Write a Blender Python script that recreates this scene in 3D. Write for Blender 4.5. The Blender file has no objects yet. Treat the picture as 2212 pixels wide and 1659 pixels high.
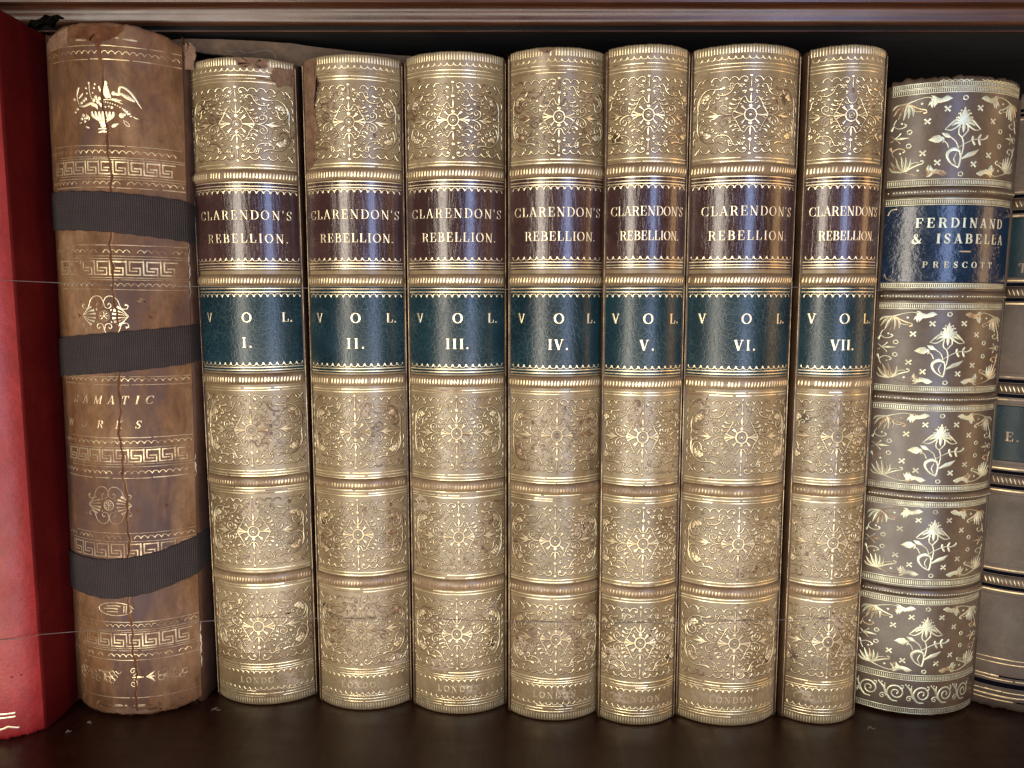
import bpy, math, random
import numpy as np

# ------------------------------------------------------------------ camera, light, exposure
scene = bpy.context.scene
COL = scene.collection
MM = 0.001
CAM_H = 145.7                                   # lens height above the shelf, mm
cam_d = bpy.data.cameras.new('camera')
cam = bpy.data.objects.new('camera', cam_d)
COL.objects.link(cam)
cam.location = (0, 0, CAM_H * MM)
cam.rotation_euler = (math.radians(90 - 6.3), 0, 0)
cam_d.sensor_width = 36
cam_d.lens = 36 * 1660 / 2212
cam_d.clip_start = 0.01
cam_d.clip_end = 20
scene.camera = cam

world = bpy.data.worlds.new('World')
scene.world = world
world.use_nodes = True
world.node_tree.nodes['Background'].inputs[0].default_value = (0.80, 0.74, 0.66, 1)
world.node_tree.nodes['Background'].inputs[1].default_value = 0.05

scene.view_settings.view_transform = 'Standard'
scene.view_settings.look = 'None'
scene.view_settings.gamma = 1
scene.view_settings.use_curve_mapping = False
scene.view_settings.exposure = -0.08


def lamp(name, loc, target, sx, sy, watts, color):
    d = bpy.data.lights.new(name, 'AREA')
    d.shape = 'RECTANGLE'
    d.size, d.size_y = sx, sy
    d.energy = watts
    d.color = color
    o = bpy.data.objects.new(name, d)
    COL.objects.link(o)
    o.location = loc
    v = np.array(target, float) - np.array(loc, float)
    v /= np.linalg.norm(v)
    from mathutils import Vector
    o.rotation_euler = Vector(v).to_track_quat('-Z', 'Y').to_euler()
    return o


# the room's two windows (pale, sky blue) and a warm source at the right
lamp('window_light', (-0.60, -0.95, 0.26), (0, 0.25, 0.13), 0.32, 1.05, 13.0, (1.0, 0.89, 0.75))
lamp('sky_window_light', (0.46, -0.85, 0.28), (0, 0.25, 0.13), 0.22, 1.00, 7.5, (0.44, 0.58, 1.0))
lamp('warm_room_light', (1.25, -0.20, 0.18), (0.05, 0.25, 0.1), 0.30, 0.9, 4.0, (1.0, 0.60, 0.28))
lamp('floor_fill_light', (-0.02, -0.20, -0.07), (0, 0.25, 0.02), 0.75, 0.26, 3.7, (1.0, 0.94, 0.80))  # fill added low in front to brighten the feet, standing in for floor light


rng = random.Random(7)


# ------------------------------------------------------------------ mesh helpers (millimetres in, metres out)
class PB:
    def __init__(self):
        self.v, self.f, self.m, self.uv, self.n = [], [], [], [], 0

    def add(self, verts, faces, mat=0, uv=None):
        verts = np.asarray(verts, float)
        self.v.append(verts)
        if uv is None:
            uv = np.stack([verts[:, 0], verts[:, 2]], 1)
        self.uv.append(np.asarray(uv, float))
        n = self.n
        for f in faces:
            self.f.append([i + n for i in f])
            self.m.append(mat)
        self.n += len(verts)

    def build(self, name, mats, parent=None, smooth=True):
        me = bpy.data.meshes.new(name)
        V = np.concatenate(self.v) * MM
        me.from_pydata(V.tolist(), [], self.f)
        for m in (mats if isinstance(mats, (list, tuple)) else [mats]):
            me.materials.append(m)
        me.polygons.foreach_set('material_index', np.array(self.m, np.int32))
        if smooth:
            me.polygons.foreach_set('use_smooth', np.ones(len(self.f), bool))
        U = np.concatenate(self.uv) * 0.01
        lay = me.uv_layers.new(name='UVMap')
        li = np.empty(len(me.loops), np.int32)
        me.loops.foreach_get('vertex_index', li)
        lay.data.foreach_set('uv', U[li].ravel())
        me.update()
        o = bpy.data.objects.new(name, me)
        COL.objects.link(o)
        if parent is not None:
            o.parent = parent
        return o

    def grid(self, P, mat=0, uv=None, flip=False):
        """P: (rows, cols, 3)"""
        r, c = P.shape[:2]
        fs = []
        for i in range(r - 1):
            for j in range(c - 1):
                q = [i * c + j, i * c + j + 1, (i + 1) * c + j + 1, (i + 1) * c + j]
                fs.append(q[::-1] if flip else q)
        self.add(P.reshape(-1, 3), fs, mat, None if uv is None else uv.reshape(-1, 2))

    def prism(self, poly, z0, z1, bev=0.0, mat=0):
        """closed counter-clockwise XY polygon swept in z, top and bottom edges chamfered"""
        poly = np.asarray(poly, float)
        c = poly.mean(0)
        def ring(z, k):
            d = poly - c
            L = np.maximum(np.linalg.norm(d, axis=1, keepdims=True), 1e-6)
            p = c + d * (1 - k / L) if k else poly
            return np.c_[p, np.full(len(p), z)]
        rings = [ring(z0, bev), ring(z0 + bev, 0), ring(z1 - bev, 0), ring(z1, bev)] if bev else [ring(z0, 0), ring(z1, 0)]
        n = len(poly)
        V = np.concatenate(rings)
        fs = []
        for k in range(len(rings) - 1):
            for i in range(n):
                j = (i + 1) % n
                fs.append([k * n + i, k * n + j, (k + 1) * n + j, (k + 1) * n + i])
        fs.append(list(range(n))[::-1])
        fs.append([(len(rings) - 1) * n + i for i in range(n)])
        self.add(V, fs, mat)


def cr(pts, n=5):
    """Catmull-Rom through pts"""
    p = np.asarray(pts, float)
    if len(p) < 3:
        t = np.linspace(0, 1, n + 1)[:, None]
        return p[0] * (1 - t) + p[1] * t
    q = np.concatenate([[2 * p[0] - p[1]], p, [2 * p[-1] - p[-2]]])
    out = []
    for i in range(1, len(q) - 2):
        a, b, c, d = q[i - 1], q[i], q[i + 1], q[i + 2]
        for k in range(n):
            t = k / n
            out.append(.5 * ((2 * b) + (c - a) * t + (2 * a - 5 * b + 4 * c - d) * t * t + (3 * b - a - 3 * c + d) * t ** 3))
    out.append(p[-1])
    return np.array(out)


def wid(ws, n):
    ws = np.atleast_1d(np.asarray(ws, float))
    if len(ws) == 1:
        return np.full(n, ws[0])
    return np.interp(np.linspace(0, 1, n), np.linspace(0, 1, len(ws)), ws)


def ribbon(pb, M, pts, w, mat=1, h0=0.03, h1=0.15, closed=False, bulge=None):
    """raised gilt line: three vertices across, laid on the curved surface M(s, z, h)"""
    p = np.asarray(pts, float)
    n = len(p)
    if n < 2:
        return
    w = wid(w, n)
    if closed:
        t = np.roll(p, -1, 0) - np.roll(p, 1, 0)
    else:
        t = np.gradient(p, axis=0)
    t /= np.maximum(np.linalg.norm(t, axis=1, keepdims=True), 1e-9)
    nr = np.stack([-t[:, 1], t[:, 0]], 1)
    hb = 0 if bulge is None else bulge(p[:, 1])
    a = p + nr * w[:, None] / 2
    b = p - nr * w[:, None] / 2
    if bulge is not None:
        A = M(a[:, 0], a[:, 1], bulge(a[:, 1]) + h0)
        C = M(p[:, 0], p[:, 1], hb + h1)
        B = M(b[:, 0], b[:, 1], bulge(b[:, 1]) + h0)
    else:
        A, C, B = M(a[:, 0], a[:, 1], h0), M(p[:, 0], p[:, 1], h1), M(b[:, 0], b[:, 1], h0)
    V = np.concatenate([A, C, B])
    fs = []
    for i in range(n if closed else n - 1):
        j = (i + 1) % n
        fs.append([i, j, n + j, n + i][::-1])
        fs.append([n + i, n + j, 2 * n + j, 2 * n + i][::-1])
    pb.add(V, fs, mat)


def patch(pb, M, outline, mat, h=0.08):
    """flat irregular patch fanned from its centroid"""
    o = np.asarray(outline, float)
    c = o.mean(0)
    n = len(o)
    rings = [o, c + (o - c) * .6, c + (o - c) * .25]
    V = np.concatenate([M(r[:, 0], r[:, 1], h) for r in rings] + [M(c[:1], c[1:2], h)])
    fs = []
    for k in range(2):
        for i in range(n):
            j = (i + 1) % n
            fs.append([k * n + i, k * n + j, (k + 1) * n + j, (k + 1) * n + i])
    for i in range(n):
        fs.append([2 * n + i, 2 * n + (i + 1) % n, 3 * n])
    pb.add(V, fs, mat)


def dot(c, r, n=8):
    """a dab of gilt as a very short fat ribbon (lens shaped)"""
    t = np.linspace(-1, 1, n)
    return np.stack([c[0] + t * r, np.full(n, c[1])], 1), 2 * r * np.sqrt(np.maximum(1 - t * t, 0.02))


def ring(c, r, n=18, ry=None):
    a = np.linspace(0, 2 * math.pi, n, endpoint=False)
    return np.stack([c[0] + r * np.cos(a), c[1] + (ry or r) * np.sin(a)], 1)


def spiral(c, r, turns=1.6, a0=0.0, cw=1, n=18):
    k = np.linspace(1, 0.12, n)
    a = a0 + cw * np.linspace(0, turns * 2 * math.pi, n)
    return np.stack([c[0] + r * k * np.cos(a), c[1] + r * k * np.sin(a)], 1)


# ------------------------------------------------------------------ materials
def mat_new(name):
    m = bpy.data.materials.new(name)
    m.use_nodes = True
    nt = m.node_tree
    b = nt.nodes['Principled BSDF']
    return m, nt, b


def coords(nt, scale=(1, 1, 1), source='Object'):
    tc = nt.nodes.new('ShaderNodeTexCoord')
    oi = nt.nodes.new('ShaderNodeObjectInfo')
    mul = nt.nodes.new('ShaderNodeMath'); mul.operation = 'MULTIPLY'; mul.inputs[1].default_value = 3.7
    nt.links.new(oi.outputs['Random'], mul.inputs[0])
    mp = nt.nodes.new('ShaderNodeMapping')
    nt.links.new(tc.outputs[source], mp.inputs['Vector'])
    nt.links.new(mul.outputs[0], mp.inputs['Location'])
    mp.inputs['Scale'].default_value = scale
    return mp.outputs['Vector']


def noise(nt, vec, scale, detail=4, rough=.55, dist=0):
    n = nt.nodes.new('ShaderNodeTexNoise')
    n.inputs['Scale'].default_value = scale
    n.inputs['Detail'].default_value = detail
    n.inputs['Roughness'].default_value = rough
    n.inputs['Distortion'].default_value = dist
    nt.links.new(vec, n.inputs['Vector'])
    return n.outputs['Fac']


def ramp(nt, fac, stops):
    r = nt.nodes.new('ShaderNodeValToRGB')
    e = r.color_ramp.elements
    while len(e) > 1:
        e.remove(e[-1])
    e[0].position, e[0].color = stops[0][0], (*stops[0][1], 1)
    for p, c in stops[1:]:
        x = e.new(p); x.color = (*c, 1)
    nt.links.new(fac, r.inputs['Fac'])
    return r.outputs['Color']


def mixc(nt, fac, a, b, mode='MIX'):
    m = nt.nodes.new('ShaderNodeMix'); m.data_type = 'RGBA'; m.blend_type = mode
    for i, x in ((0, fac), (6, a), (7, b)):
        if isinstance(x, (int, float)):
            m.inputs[i].default_value = x
        elif isinstance(x, tuple):
            m.inputs[i].default_value = (*x, 1)
        else:
            nt.links.new(x, m.inputs[i])
    return m.outputs[2]


def mrange(nt, fac, a, b, c, d):
    m = nt.nodes.new('ShaderNodeMapRange')
    nt.links.new(fac, m.inputs[0])
    for i, x in enumerate((a, b, c, d)):
        m.inputs[i + 1].default_value = x
    return m.outputs[0]


def bump(nt, b, height, strength, dist):
    n = nt.nodes.new('ShaderNodeBump')
    n.inputs['Strength'].default_value = strength
    n.inputs['Distance'].default_value = dist
    nt.links.new(height, n.inputs['Height'])
    nt.links.new(n.outputs[0], b.inputs['Normal'])
    return n


def leather(name, dark, mid, light, r0, r1, stain=None, stain_lo=.58, grain=900, bstr=.25, bdist=.0002, stretch=(1, 1, 1), coat=0, coatr=.2, big=38, cstretch=(1, 1, 1), spec=.5, mott=0):
    m, nt, b = mat_new(name)
    v = coords(nt, cstretch)
    n1 = noise(nt, v, big, 6, .62, .4)
    c = ramp(nt, n1, [(.3, dark), (.5, mid), (.72, light)])
    fine = noise(nt, v, 700, 3, .6)
    c = mixc(nt, .35, c, ramp(nt, fine, [(.3, (.55, .55, .55)), (.7, (1.25, 1.25, 1.25))]), 'MULTIPLY')
    if mott:
        m2 = noise(nt, v, 150, 6, .7, .6)
        c = mixc(nt, mott, c, ramp(nt, m2, [(.32, (.45, .40, .36)), (.5, (.95, .95, .95)), (.7, (1.5, 1.45, 1.4))]), 'MULTIPLY')
    b.inputs['Specular IOR Level'].default_value = spec
    if stain:
        n2 = noise(nt, v, big * .55, 5, .6, .8)
        c = mixc(nt, mrange(nt, n2, stain_lo, stain_lo + .14, 0, 1), c, stain)
    nt.links.new(c, b.inputs['Base Color'])
    nt.links.new(mrange(nt, noise(nt, v, 120, 4), .3, .7, r0, r1), b.inputs['Roughness'])
    vs = coords(nt, stretch)
    bump(nt, b, noise(nt, vs, grain, 4, .6), bstr, bdist)
    b.inputs['Coat Weight'].default_value = coat
    b.inputs['Coat Roughness'].default_value = coatr
    return m


M_CALF = leather('tan_calf', (.108, .070, .032), (.186, .129, .064), (.262, .196, .110), .28, .46,
                 stain=(.115, .064, .028), stain_lo=.60, grain=500, bstr=.3, bdist=.00012, coat=.15, coatr=.22)
M_RUB = leather('rubbed_calf', (.200, .142, .090), (.285, .215, .148), (.360, .285, .205), .40, .55, grain=600, big=150, spec=.35)
M_SUEDE = leather('rubbed_leather', (.075, .035, .016), (.125, .062, .030), (.19, .105, .055), .6, .85, grain=900, bstr=.8, bdist=.0004, big=260)
M_BAND = leather('band_calf', (.110, .066, .034), (.170, .108, .058), (.235, .160, .092), .26, .42, grain=500, bstr=.3, bdist=.00012)
M_BOARD = leather('board_calf', (.030, .014, .007), (.050, .025, .012), (.085, .046, .023), .4, .55, grain=600, big=60)
M_MAROON = leather('maroon_label', (.028, .012, .011), (.041, .018, .016), (.060, .030, .026), .14, .25, grain=420, bstr=.55, bdist=.0005, stretch=(1.5, 1.5, .28), coat=.6, coatr=.14)
M_DWL = leather('old_calf', (.074, .030, .012), (.128, .062, .028), (.205, .120, .066), .45, .65,
                stain=(.062, .034, .030), stain_lo=.50, grain=700, bstr=.45, bdist=.0002, big=34, cstretch=(1.3, 1.3, .6), spec=.16, mott=.6)
M_DWBOARD = leather('old_board', (.035, .014, .008), (.055, .022, .012), (.09, .042, .024), .5, .7, grain=500)
M_SHADE_STAIN = leather('tooling_shade_stain', (.030, .017, .008), (.050, .030, .015), (.085, .054, .029), .35, .5, grain=600)  # painted relief shadow of the tooling, with some dirt; also dark corner patches
M_CRACK = leather('cracked_leather', (.050, .018, .008), (.088, .034, .015), (.135, .060, .028), .8, .95, spec=.1, grain=900, bstr=.8, bdist=.0004, big=200)
M_RED = leather('red_leather', (.165, .007, .007), (.215, .011, .012), (.27, .021, .021), .36, .5, stain=(.09, .005, .005), stain_lo=.60, grain=650, bstr=.5, bdist=.0002, big=50, spec=.35, mott=.16, cstretch=(1.2, 1.2, .6))
M_REDB = leather('red_board', (.055, .002, .002), (.075, .003, .003), (.095, .006, .005), .6, .75, grain=900, spec=.1)  # red leather darkened: the board's shade painted in; also specks on the spine
M_FIL = leather('brown_morocco', (.044, .026, .015), (.070, .044, .027), (.102, .069, .044), .28, .42, grain=600, bstr=.3, bdist=.00012)
M_NAVY = leather('navy_label', (.003, .008, .018), (.004, .012, .029), (.008, .020, .044), .16, .26, grain=420, bstr=.6, bdist=.0004, coat=.25, coatr=.14)
M_RBL = leather('dull_calf', (.036, .023, .015), (.060, .040, .027), (.088, .061, .042), .42, .55, spec=.25, grain=700, big=45)
M_BLACKL = leather('black_leather', (.002, .002, .003), (.003, .003, .005), (.006, .006, .010), .8, .95, spec=0)
M_TEAL = leather('dark_teal_label', (.001, .008, .011), (.002, .013, .018), (.003, .019, .024), .25, .35, spec=.12)
M_SLIP = leather('brown_paper', (.045, .026, .014), (.070, .043, .024), (.095, .060, .034), .8, .95, grain=800, bstr=.4, big=120)
M_BLACKRAG = leather('black_cloth', (.0008, .0008, .0008), (.0015, .0013, .0012), (.006, .005, .004), .9, 1.0, spec=0, grain=900, bstr=1, bdist=.0006, big=200)


def crackle():
    m, nt, b = mat_new('teal_label')
    v = coords(nt)
    nz = nt.nodes.new('ShaderNodeTexNoise'); nz.inputs['Scale'].default_value = 300
    nt.links.new(v, nz.inputs['Vector'])
    w = mixc(nt, .0022, v, nz.outputs['Color'], 'ADD')
    vo = nt.nodes.new('ShaderNodeTexVoronoi'); vo.feature = 'DISTANCE_TO_EDGE'; vo.inputs['Scale'].default_value = 520
    nt.links.new(w, vo.inputs['Vector'])
    vo2 = nt.nodes.new('ShaderNodeTexVoronoi'); vo2.feature = 'DISTANCE_TO_EDGE'; vo2.inputs['Scale'].default_value = 480
    nt.links.new(w, vo2.inputs['Vector'])
    base = ramp(nt, noise(nt, v, 60, 5), [(.3, (.002, .011, .016)), (.5, (.004, .018, .025)), (.7, (.008, .027, .034))])
    line = mrange(nt, vo.outputs[0], .0, .09, 1, 0)
    patchy = mrange(nt, noise(nt, v, 90, 3), .4, .62, .05, .75)
    mu = nt.nodes.new('ShaderNodeMath'); mu.operation = 'MULTIPLY'
    nt.links.new(line, mu.inputs[0]); nt.links.new(patchy, mu.inputs[1])
    c = mixc(nt, mu.outputs[0], base, (.034, .054, .054))
    nt.links.new(c, b.inputs['Base Color'])
    nt.links.new(mrange(nt, noise(nt, v, 150, 4), .3, .7, .24, .34), b.inputs['Roughness'])
    b.inputs['Specular IOR Level'].default_value = .42
    h = mrange(nt, vo2.outputs[0], 0, .1, 0, 1)
    h2 = noise(nt, v, 700, 4)
    ad = nt.nodes.new('ShaderNodeMath'); ad.operation = 'ADD'
    nt.links.new(h, ad.inputs[0]); nt.links.new(h2, ad.inputs[1])
    bump(nt, b, ad.outputs[0], .22, .00010)
    return m


M_VOL = crackle()


def gold(name, base, worn, lo, hi, rough=.34, metal=.85):
    m, nt, b = mat_new(name)
    v = coords(nt)
    av = nt.nodes.new('ShaderNodeMath'); av.operation = 'MULTIPLY_ADD'     # fine flaking plus broad rubbed areas
    br = nt.nodes.new('ShaderNodeMath'); br.operation = 'MULTIPLY'; br.inputs[1].default_value = .5
    nt.links.new(noise(nt, v, 48, 3, .55, .5), br.inputs[0])
    nt.links.new(noise(nt, v, 190, 5, .7), av.inputs[0]); av.inputs[1].default_value = .5
    nt.links.new(br.outputs[0], av.inputs[2])
    k = mrange(nt, av.outputs[0], lo - .07, hi - .05, 0, 1)
    tint = ramp(nt, noise(nt, v, 45, 3), [(.35, base), (.65, tuple(min(1, x * y) for x, y in zip(base, (1.05, 1.10, 1.25))))])
    nt.links.new(mixc(nt, k, tint, worn), b.inputs['Base Color'])
    nt.links.new(mrange(nt, k, 0, 1, metal, 0.1), b.inputs['Metallic'])
    nt.links.new(mrange(nt, noise(nt, v, 500, 3), .3, .7, rough - .08, rough + .1), b.inputs['Roughness'])
    bump(nt, b, noise(nt, v, 1500, 3), .2, .0001)
    return m


M_GOLD = gold('gilt', (.88, .72, .42), (.26, .17, .085), .58, .72)
M_GOLDEMB = gold('embossed_gilt', (.68, .55, .32), (.26, .18, .09), .46, .64, .34, .65)
M_GOLDBRIGHT = gold('bright_gilt', (.86, .70, .42), (.28, .18, .09), .66, .80, .36)
M_GOLDPALE = gold('pale_gilt', (.54, .52, .34), (.17, .13, .075), .54, .72, .42, .65)
M_GOLDWORN = gold('worn_gilt', (.70, .54, .29), (.150, .078, .036), .46, .60, .38)
M_GOLDDULL = gold('dull_gilt', (.50, .36, .18), (.14, .085, .05), .48, .62, .42)


M_GOLDBASK = gold('basket_gilt', (.72, .60, .38), (.28, .18, .09), .62, .78, .40)
M_GOLDDW = gold('rubbed_gilt', (.52, .42, .25), (.17, .095, .045), .43, .60, .40)


def wood(name, dark, mid, light, r0, r1, along=(2.0, 60, 60), bstr=.15, coat=.3):
    m, nt, b = mat_new(name)
    v = coords(nt, along)
    n = noise(nt, v, 9, 8, .65, 1.2)
    c = ramp(nt, n, [(.28, dark), (.5, mid), (.74, light)])
    nt.links.new(c, b.inputs['Base Color'])
    nt.links.new(mrange(nt, noise(nt, coords(nt, (1, 4, 4)), 60, 5), .3, .7, r0, r1), b.inputs['Roughness'])
    bump(nt, b, n, bstr, .0008)
    b.inputs['Coat Weight'].default_value = coat
    b.inputs['Coat Roughness'].default_value = .18
    return m


M_MOULD = wood('mahogany_moulding', (.020, .0062, .0024), (.048, .0150, .0060), (.092, .034, .014), .26, .48, coat=.25)
M_SHELF = wood('dark_mahogany', (.014, .0036, .0014), (.025, .0068, .0026), (.043, .0135, .0052), .28, .46, along=(30, 3, 30), bstr=.05, coat=0)
M_SHELF.node_tree.nodes['Principled BSDF'].inputs['Specular IOR Level'].default_value = .42
M_SHADEWOOD = wood('shaded_wood', (.0012, .0008, .0006), (.002, .0012, .001), (.003, .002, .0015), .8, .95, coat=0)  # mahogany coloured near black to stand in for deep shade inside the case


def plain(name, c, rough, metal=0):
    m, nt, b = mat_new(name)
    v = coords(nt)
    nt.links.new(ramp(nt, noise(nt, v, 300, 4), [(.3, tuple(x * .75 for x in c)), (.7, tuple(min(1, x * 1.2) for x in c))]), b.inputs['Base Color'])
    b.inputs['Roughness'].default_value = rough
    b.inputs['Metallic'].default_value = metal
    return m


M_PAGES = plain('page_edges', (.42, .34, .23), .9)
M_THREAD = plain('clear_thread', (.15, .12, .11), .4)
M_LINT = plain('pale_lint', (.20, .18, .16), .9)
M_TORN = plain('torn_paper', (.36, .28, .22), .9)


def webbing():
    m, nt, b = mat_new('grey_webbing')
    tc = nt.nodes.new('ShaderNodeTexCoord')
    wv = nt.nodes.new('ShaderNodeTexWave'); wv.wave_type = 'BANDS'; wv.bands_direction = 'X'
    wv.inputs['Scale'].default_value = 48
    wv.inputs['Distortion'].default_value = .5
    wv2 = nt.nodes.new('ShaderNodeTexWave'); wv2.wave_type = 'BANDS'; wv2.bands_direction = 'Y'
    wv2.inputs['Scale'].default_value = 42
    wv2.inputs['Distortion'].default_value = .6
    nt.links.new(tc.outputs['UV'], wv.inputs['Vector'])
    nt.links.new(tc.outputs['UV'], wv2.inputs['Vector'])
    ad = nt.nodes.new('ShaderNodeMath'); ad.operation = 'MULTIPLY_ADD'
    nt.links.new(wv2.outputs['Fac'], ad.inputs[0]); ad.inputs[1].default_value = .45
    nt.links.new(wv.outputs['Fac'], ad.inputs[2])
    c = ramp(nt, ad.outputs[0], [(.2, (.011, .008, .008)), (.9, (.038, .029, .028))])
    c = mixc(nt, .4, c, ramp(nt, noise(nt, tc.outputs['Object'], 120, 4), [(.3, (.6, .6, .6)), (.7, (1.3, 1.2, 1.2))]), 'MULTIPLY')
    nt.links.new(c, b.inputs['Base Color'])
    b.inputs['Roughness'].default_value = .85
    b.inputs['Specular IOR Level'].default_value = .2
    bump(nt, b, ad.outputs[0], .6, .0003)
    return m


M_WEB = webbing()


# ------------------------------------------------------------------ things
def empty(name, loc, label, cat, group=None, kind=None):
    o = bpy.data.objects.new(name, None)
    o.empty_display_size = .02
    COL.objects.link(o)
    o.location = tuple(x * MM for x in loc)
    tag(o, label, cat, group, kind)
    return o


def tag(o, label, cat, group=None, kind=None):
    o['label'] = label
    o['category'] = cat
    if group:
        o['group'] = group
    if kind:
        o['kind'] = kind


# ---------------------------------------------------------- lettering: a high-contrast roman drawn as pen strokes
T, t_ = .185, .07


def _stem(x, y0=0., y1=1., w=T, sl=.17):
    return [([(x, y0), (x, y1)], w), ([(x - sl, y0 + .03), (x + sl, y0 + .03)], t_), ([(x - sl, y1 - .03), (x + sl, y1 - .03)], t_)]


def _arc(cx, cy, rx, ry, a0, a1, n=16):
    a = np.radians(np.linspace(a0, a1, n))
    return np.stack([cx + rx * np.cos(a), cy + ry * np.sin(a)], 1), t_ + (T - t_) * np.abs(np.cos(a)) ** 1.4


def _bowl(x, y0, y1, r):
    p, w = _arc(x, (y0 + y1) / 2, r, (y1 - y0) / 2 - .03, 90, -90, 12)
    return [(p, w)]


GL = {
    'C': (.80, [_arc(.45, .5, .40, .47, 48, 312, 20), ([(.74, .66), (.74, .97)], t_), ([(.74, .06), (.74, .3)], t_)]),
    'L': (.72, _stem(.2) + [([(.2, .03), (.68, .03)], t_), ([(.64, .0), (.70, .30)], .09)]),
    'A': (.84, [([(.10, 0), (.40, .98)], t_), ([(.40, 1.0), (.72, 0)], T), ([(.2, .33), (.58, .33)], t_), ([(-.03, .03), (.24, .03)], t_), ([(.56, .03), (.88, .03)], t_)]),
    'R': (.86, _stem(.2) + [([(.2, .97), (.42, .97)], t_), ([(.2, .5), (.42, .5)], t_)] + _bowl(.40, .47, 1.0, .27) + [(cr([(.46, .5), (.62, .3), (.70, .06), (.86, .03)], 4), [T * .8, T, T * .8, t_])]),
    'E': (.76, _stem(.2) + [([(.2, .97), (.66, .97)], t_), ([(.2, .03), (.70, .03)], t_), ([(.2, .51), (.52, .51)], t_), ([(.64, 1.), (.67, .72)], .08), ([(.67, 0), (.72, .30)], .08), ([(.52, .4), (.52, .63)], .07)]),
    'F': (.74, _stem(.2) + [([(.2, .97), (.66, .97)], t_), ([(.2, .51), (.52, .51)], t_), ([(.64, 1.), (.68, .70)], .08), ([(.52, .4), (.52, .63)], .07)]),
    'N': (.92, [([(.18, 0), (.18, 1)], t_), ([(.16, 1.), (.76, 0)], T), ([(.76, 0), (.76, 1)], t_), ([(.02, .97), (.2, .97)], t_), ([(.04, .03), (.32, .03)], t_), ([(.62, .97), (.9, .97)], t_)]),
    'D': (.88, _stem(.2) + [([(.2, .97), (.42, .97)], t_), ([(.2, .03), (.42, .03)], t_)] + _bowl(.40, 0, 1., .42)),
    'O': (.88, [(*_arc(.44, .5, .38, .48, 0, 360, 24),)]),
    "'": (.18, [([(.10, 1.02), (.06, .74)], [.14, .05])]),
    'S': (.66, [(cr([(.56, .78), (.45, .96), (.26, .96), (.12, .80), (.20, .60), (.44, .44), (.54, .26), (.42, .05), (.22, .04), (.08, .22)], 3), [t_, t_, .1, .13, T, T, .13, .1, t_, t_]), ([(.57, .72), (.57, .98)], t_), ([(.07, .02), (.07, .30)], t_)]),
    'B': (.80, _stem(.2) + [([(.2, .97), (.42, .97)], t_), ([(.2, .52), (.45, .52)], t_), ([(.2, .03), (.42, .03)], t_)] + _bowl(.40, .5, 1., .23) + _bowl(.42, 0, .55, .28)),
    'I': (.42, _stem(.21)),
    'V': (.84, [([(.10, 1), (.42, 0)], T), ([(.42, .02), (.72, 1)], t_), ([(-.03, .97), (.26, .97)], t_), ([(.58, .97), (.86, .97)], t_)]),
    '.': (.22, [dot((.11, .08), .10)]),
    'P': (.78, _stem(.2) + [([(.2, .97), (.42, .97)], t_), ([(.2, .45), (.42, .45)], t_)] + _bowl(.40, .42, 1., .29)),
    'T': (.82, _stem(.41, sl=.15) + [([(.06, .97), (.76, .97)], t_), ([(.08, 1.), (.04, .70)], .08), ([(.74, 1.), (.78, .70)], .08)]),
    'M': (1.08, [([(.16, 0), (.18, 1)], t_), ([(.18, 1), (.54, 0)], T * .9), ([(.54, .02), (.88, 1)], t_), ([(.90, 0), (.90, 1)], T), ([(.03, .03), (.3, .03)], t_), ([(.74, .03), (1.05, .03)], t_), ([(.03, .97), (.2, .97)], t_), ([(.86, .97), (1.05, .97)], t_)]),
    'W': (1.15, [([(.08, 1), (.34, 0)], T), ([(.34, 0), (.56, .95)], t_), ([(.56, 1), (.80, 0)], T), ([(.80, 0), (1.06, 1)], t_), ([(-.04, .97), (.2, .97)], t_), ([(.94, .97), (1.16, .97)], t_)]),
    'K': (.86, _stem(.2) + [([(.26, .42), (.70, .97)], t_), ([(.40, .58), (.76, .03)], T), ([(.58, .97), (.84, .97)], t_), ([(.62, .03), (.90, .03)], t_)]),
    'H': (.92, _stem(.2) + _stem(.72) + [([(.2, .51), (.72, .51)], t_)]),
    '&': (.95, [(cr([(.88, .50), (.70, .16), (.46, .03), (.22, .05), (.10, .25), (.22, .48), (.48, .66), (.52, .86), (.40, .98), (.26, .88), (.30, .68), (.52, .36), (.70, .12), (.90, .04)], 3), [t_, .1, .12, T, T, t_, t_, .1, t_, .12, T, T, T, t_])]),
    '-': (.7, [([(.05, .5), (.65, .5)], .16)]),
}


def letter(pb, M, ch, s, z, h, mat, fx=1., slant=0., wmul=1., skip=0.0):
    for p, w in GL[ch][1]:
        p = np.asarray(p, float)
        if len(p) == 2:
            k = np.linspace(0, 1, 5)[:, None]
            p = p[0] * (1 - k) + p[1] * k
        q = np.stack([s + (p[:, 0] * fx + p[:, 1] * slant) * h, z + p[:, 1] * h], 1)
        if skip and rng.random() < skip:
            continue
        ribbon(pb, M, q, np.asarray(w) * h * wmul, mat, .04, .12)


def text(pb, M, txt, s0, s1, z, h, mat, slant=0., wmul=1., skip=0.):
    ws = [GL[c][0] if c != ' ' else .7 for c in txt]
    tot = sum(ws) * h
    span = s1 - s0
    fx = 1.
    if tot > span * .93:
        fx = span * .93 / tot
    gap = (span - tot * fx) / max(len(txt) - 1, 1)
    s = s0
    for c, w in zip(txt, ws):
        if c != ' ':
            letter(pb, M, c, s, z, h, mat, fx, slant, wmul, skip)
        s += w * h * fx + gap


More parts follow.
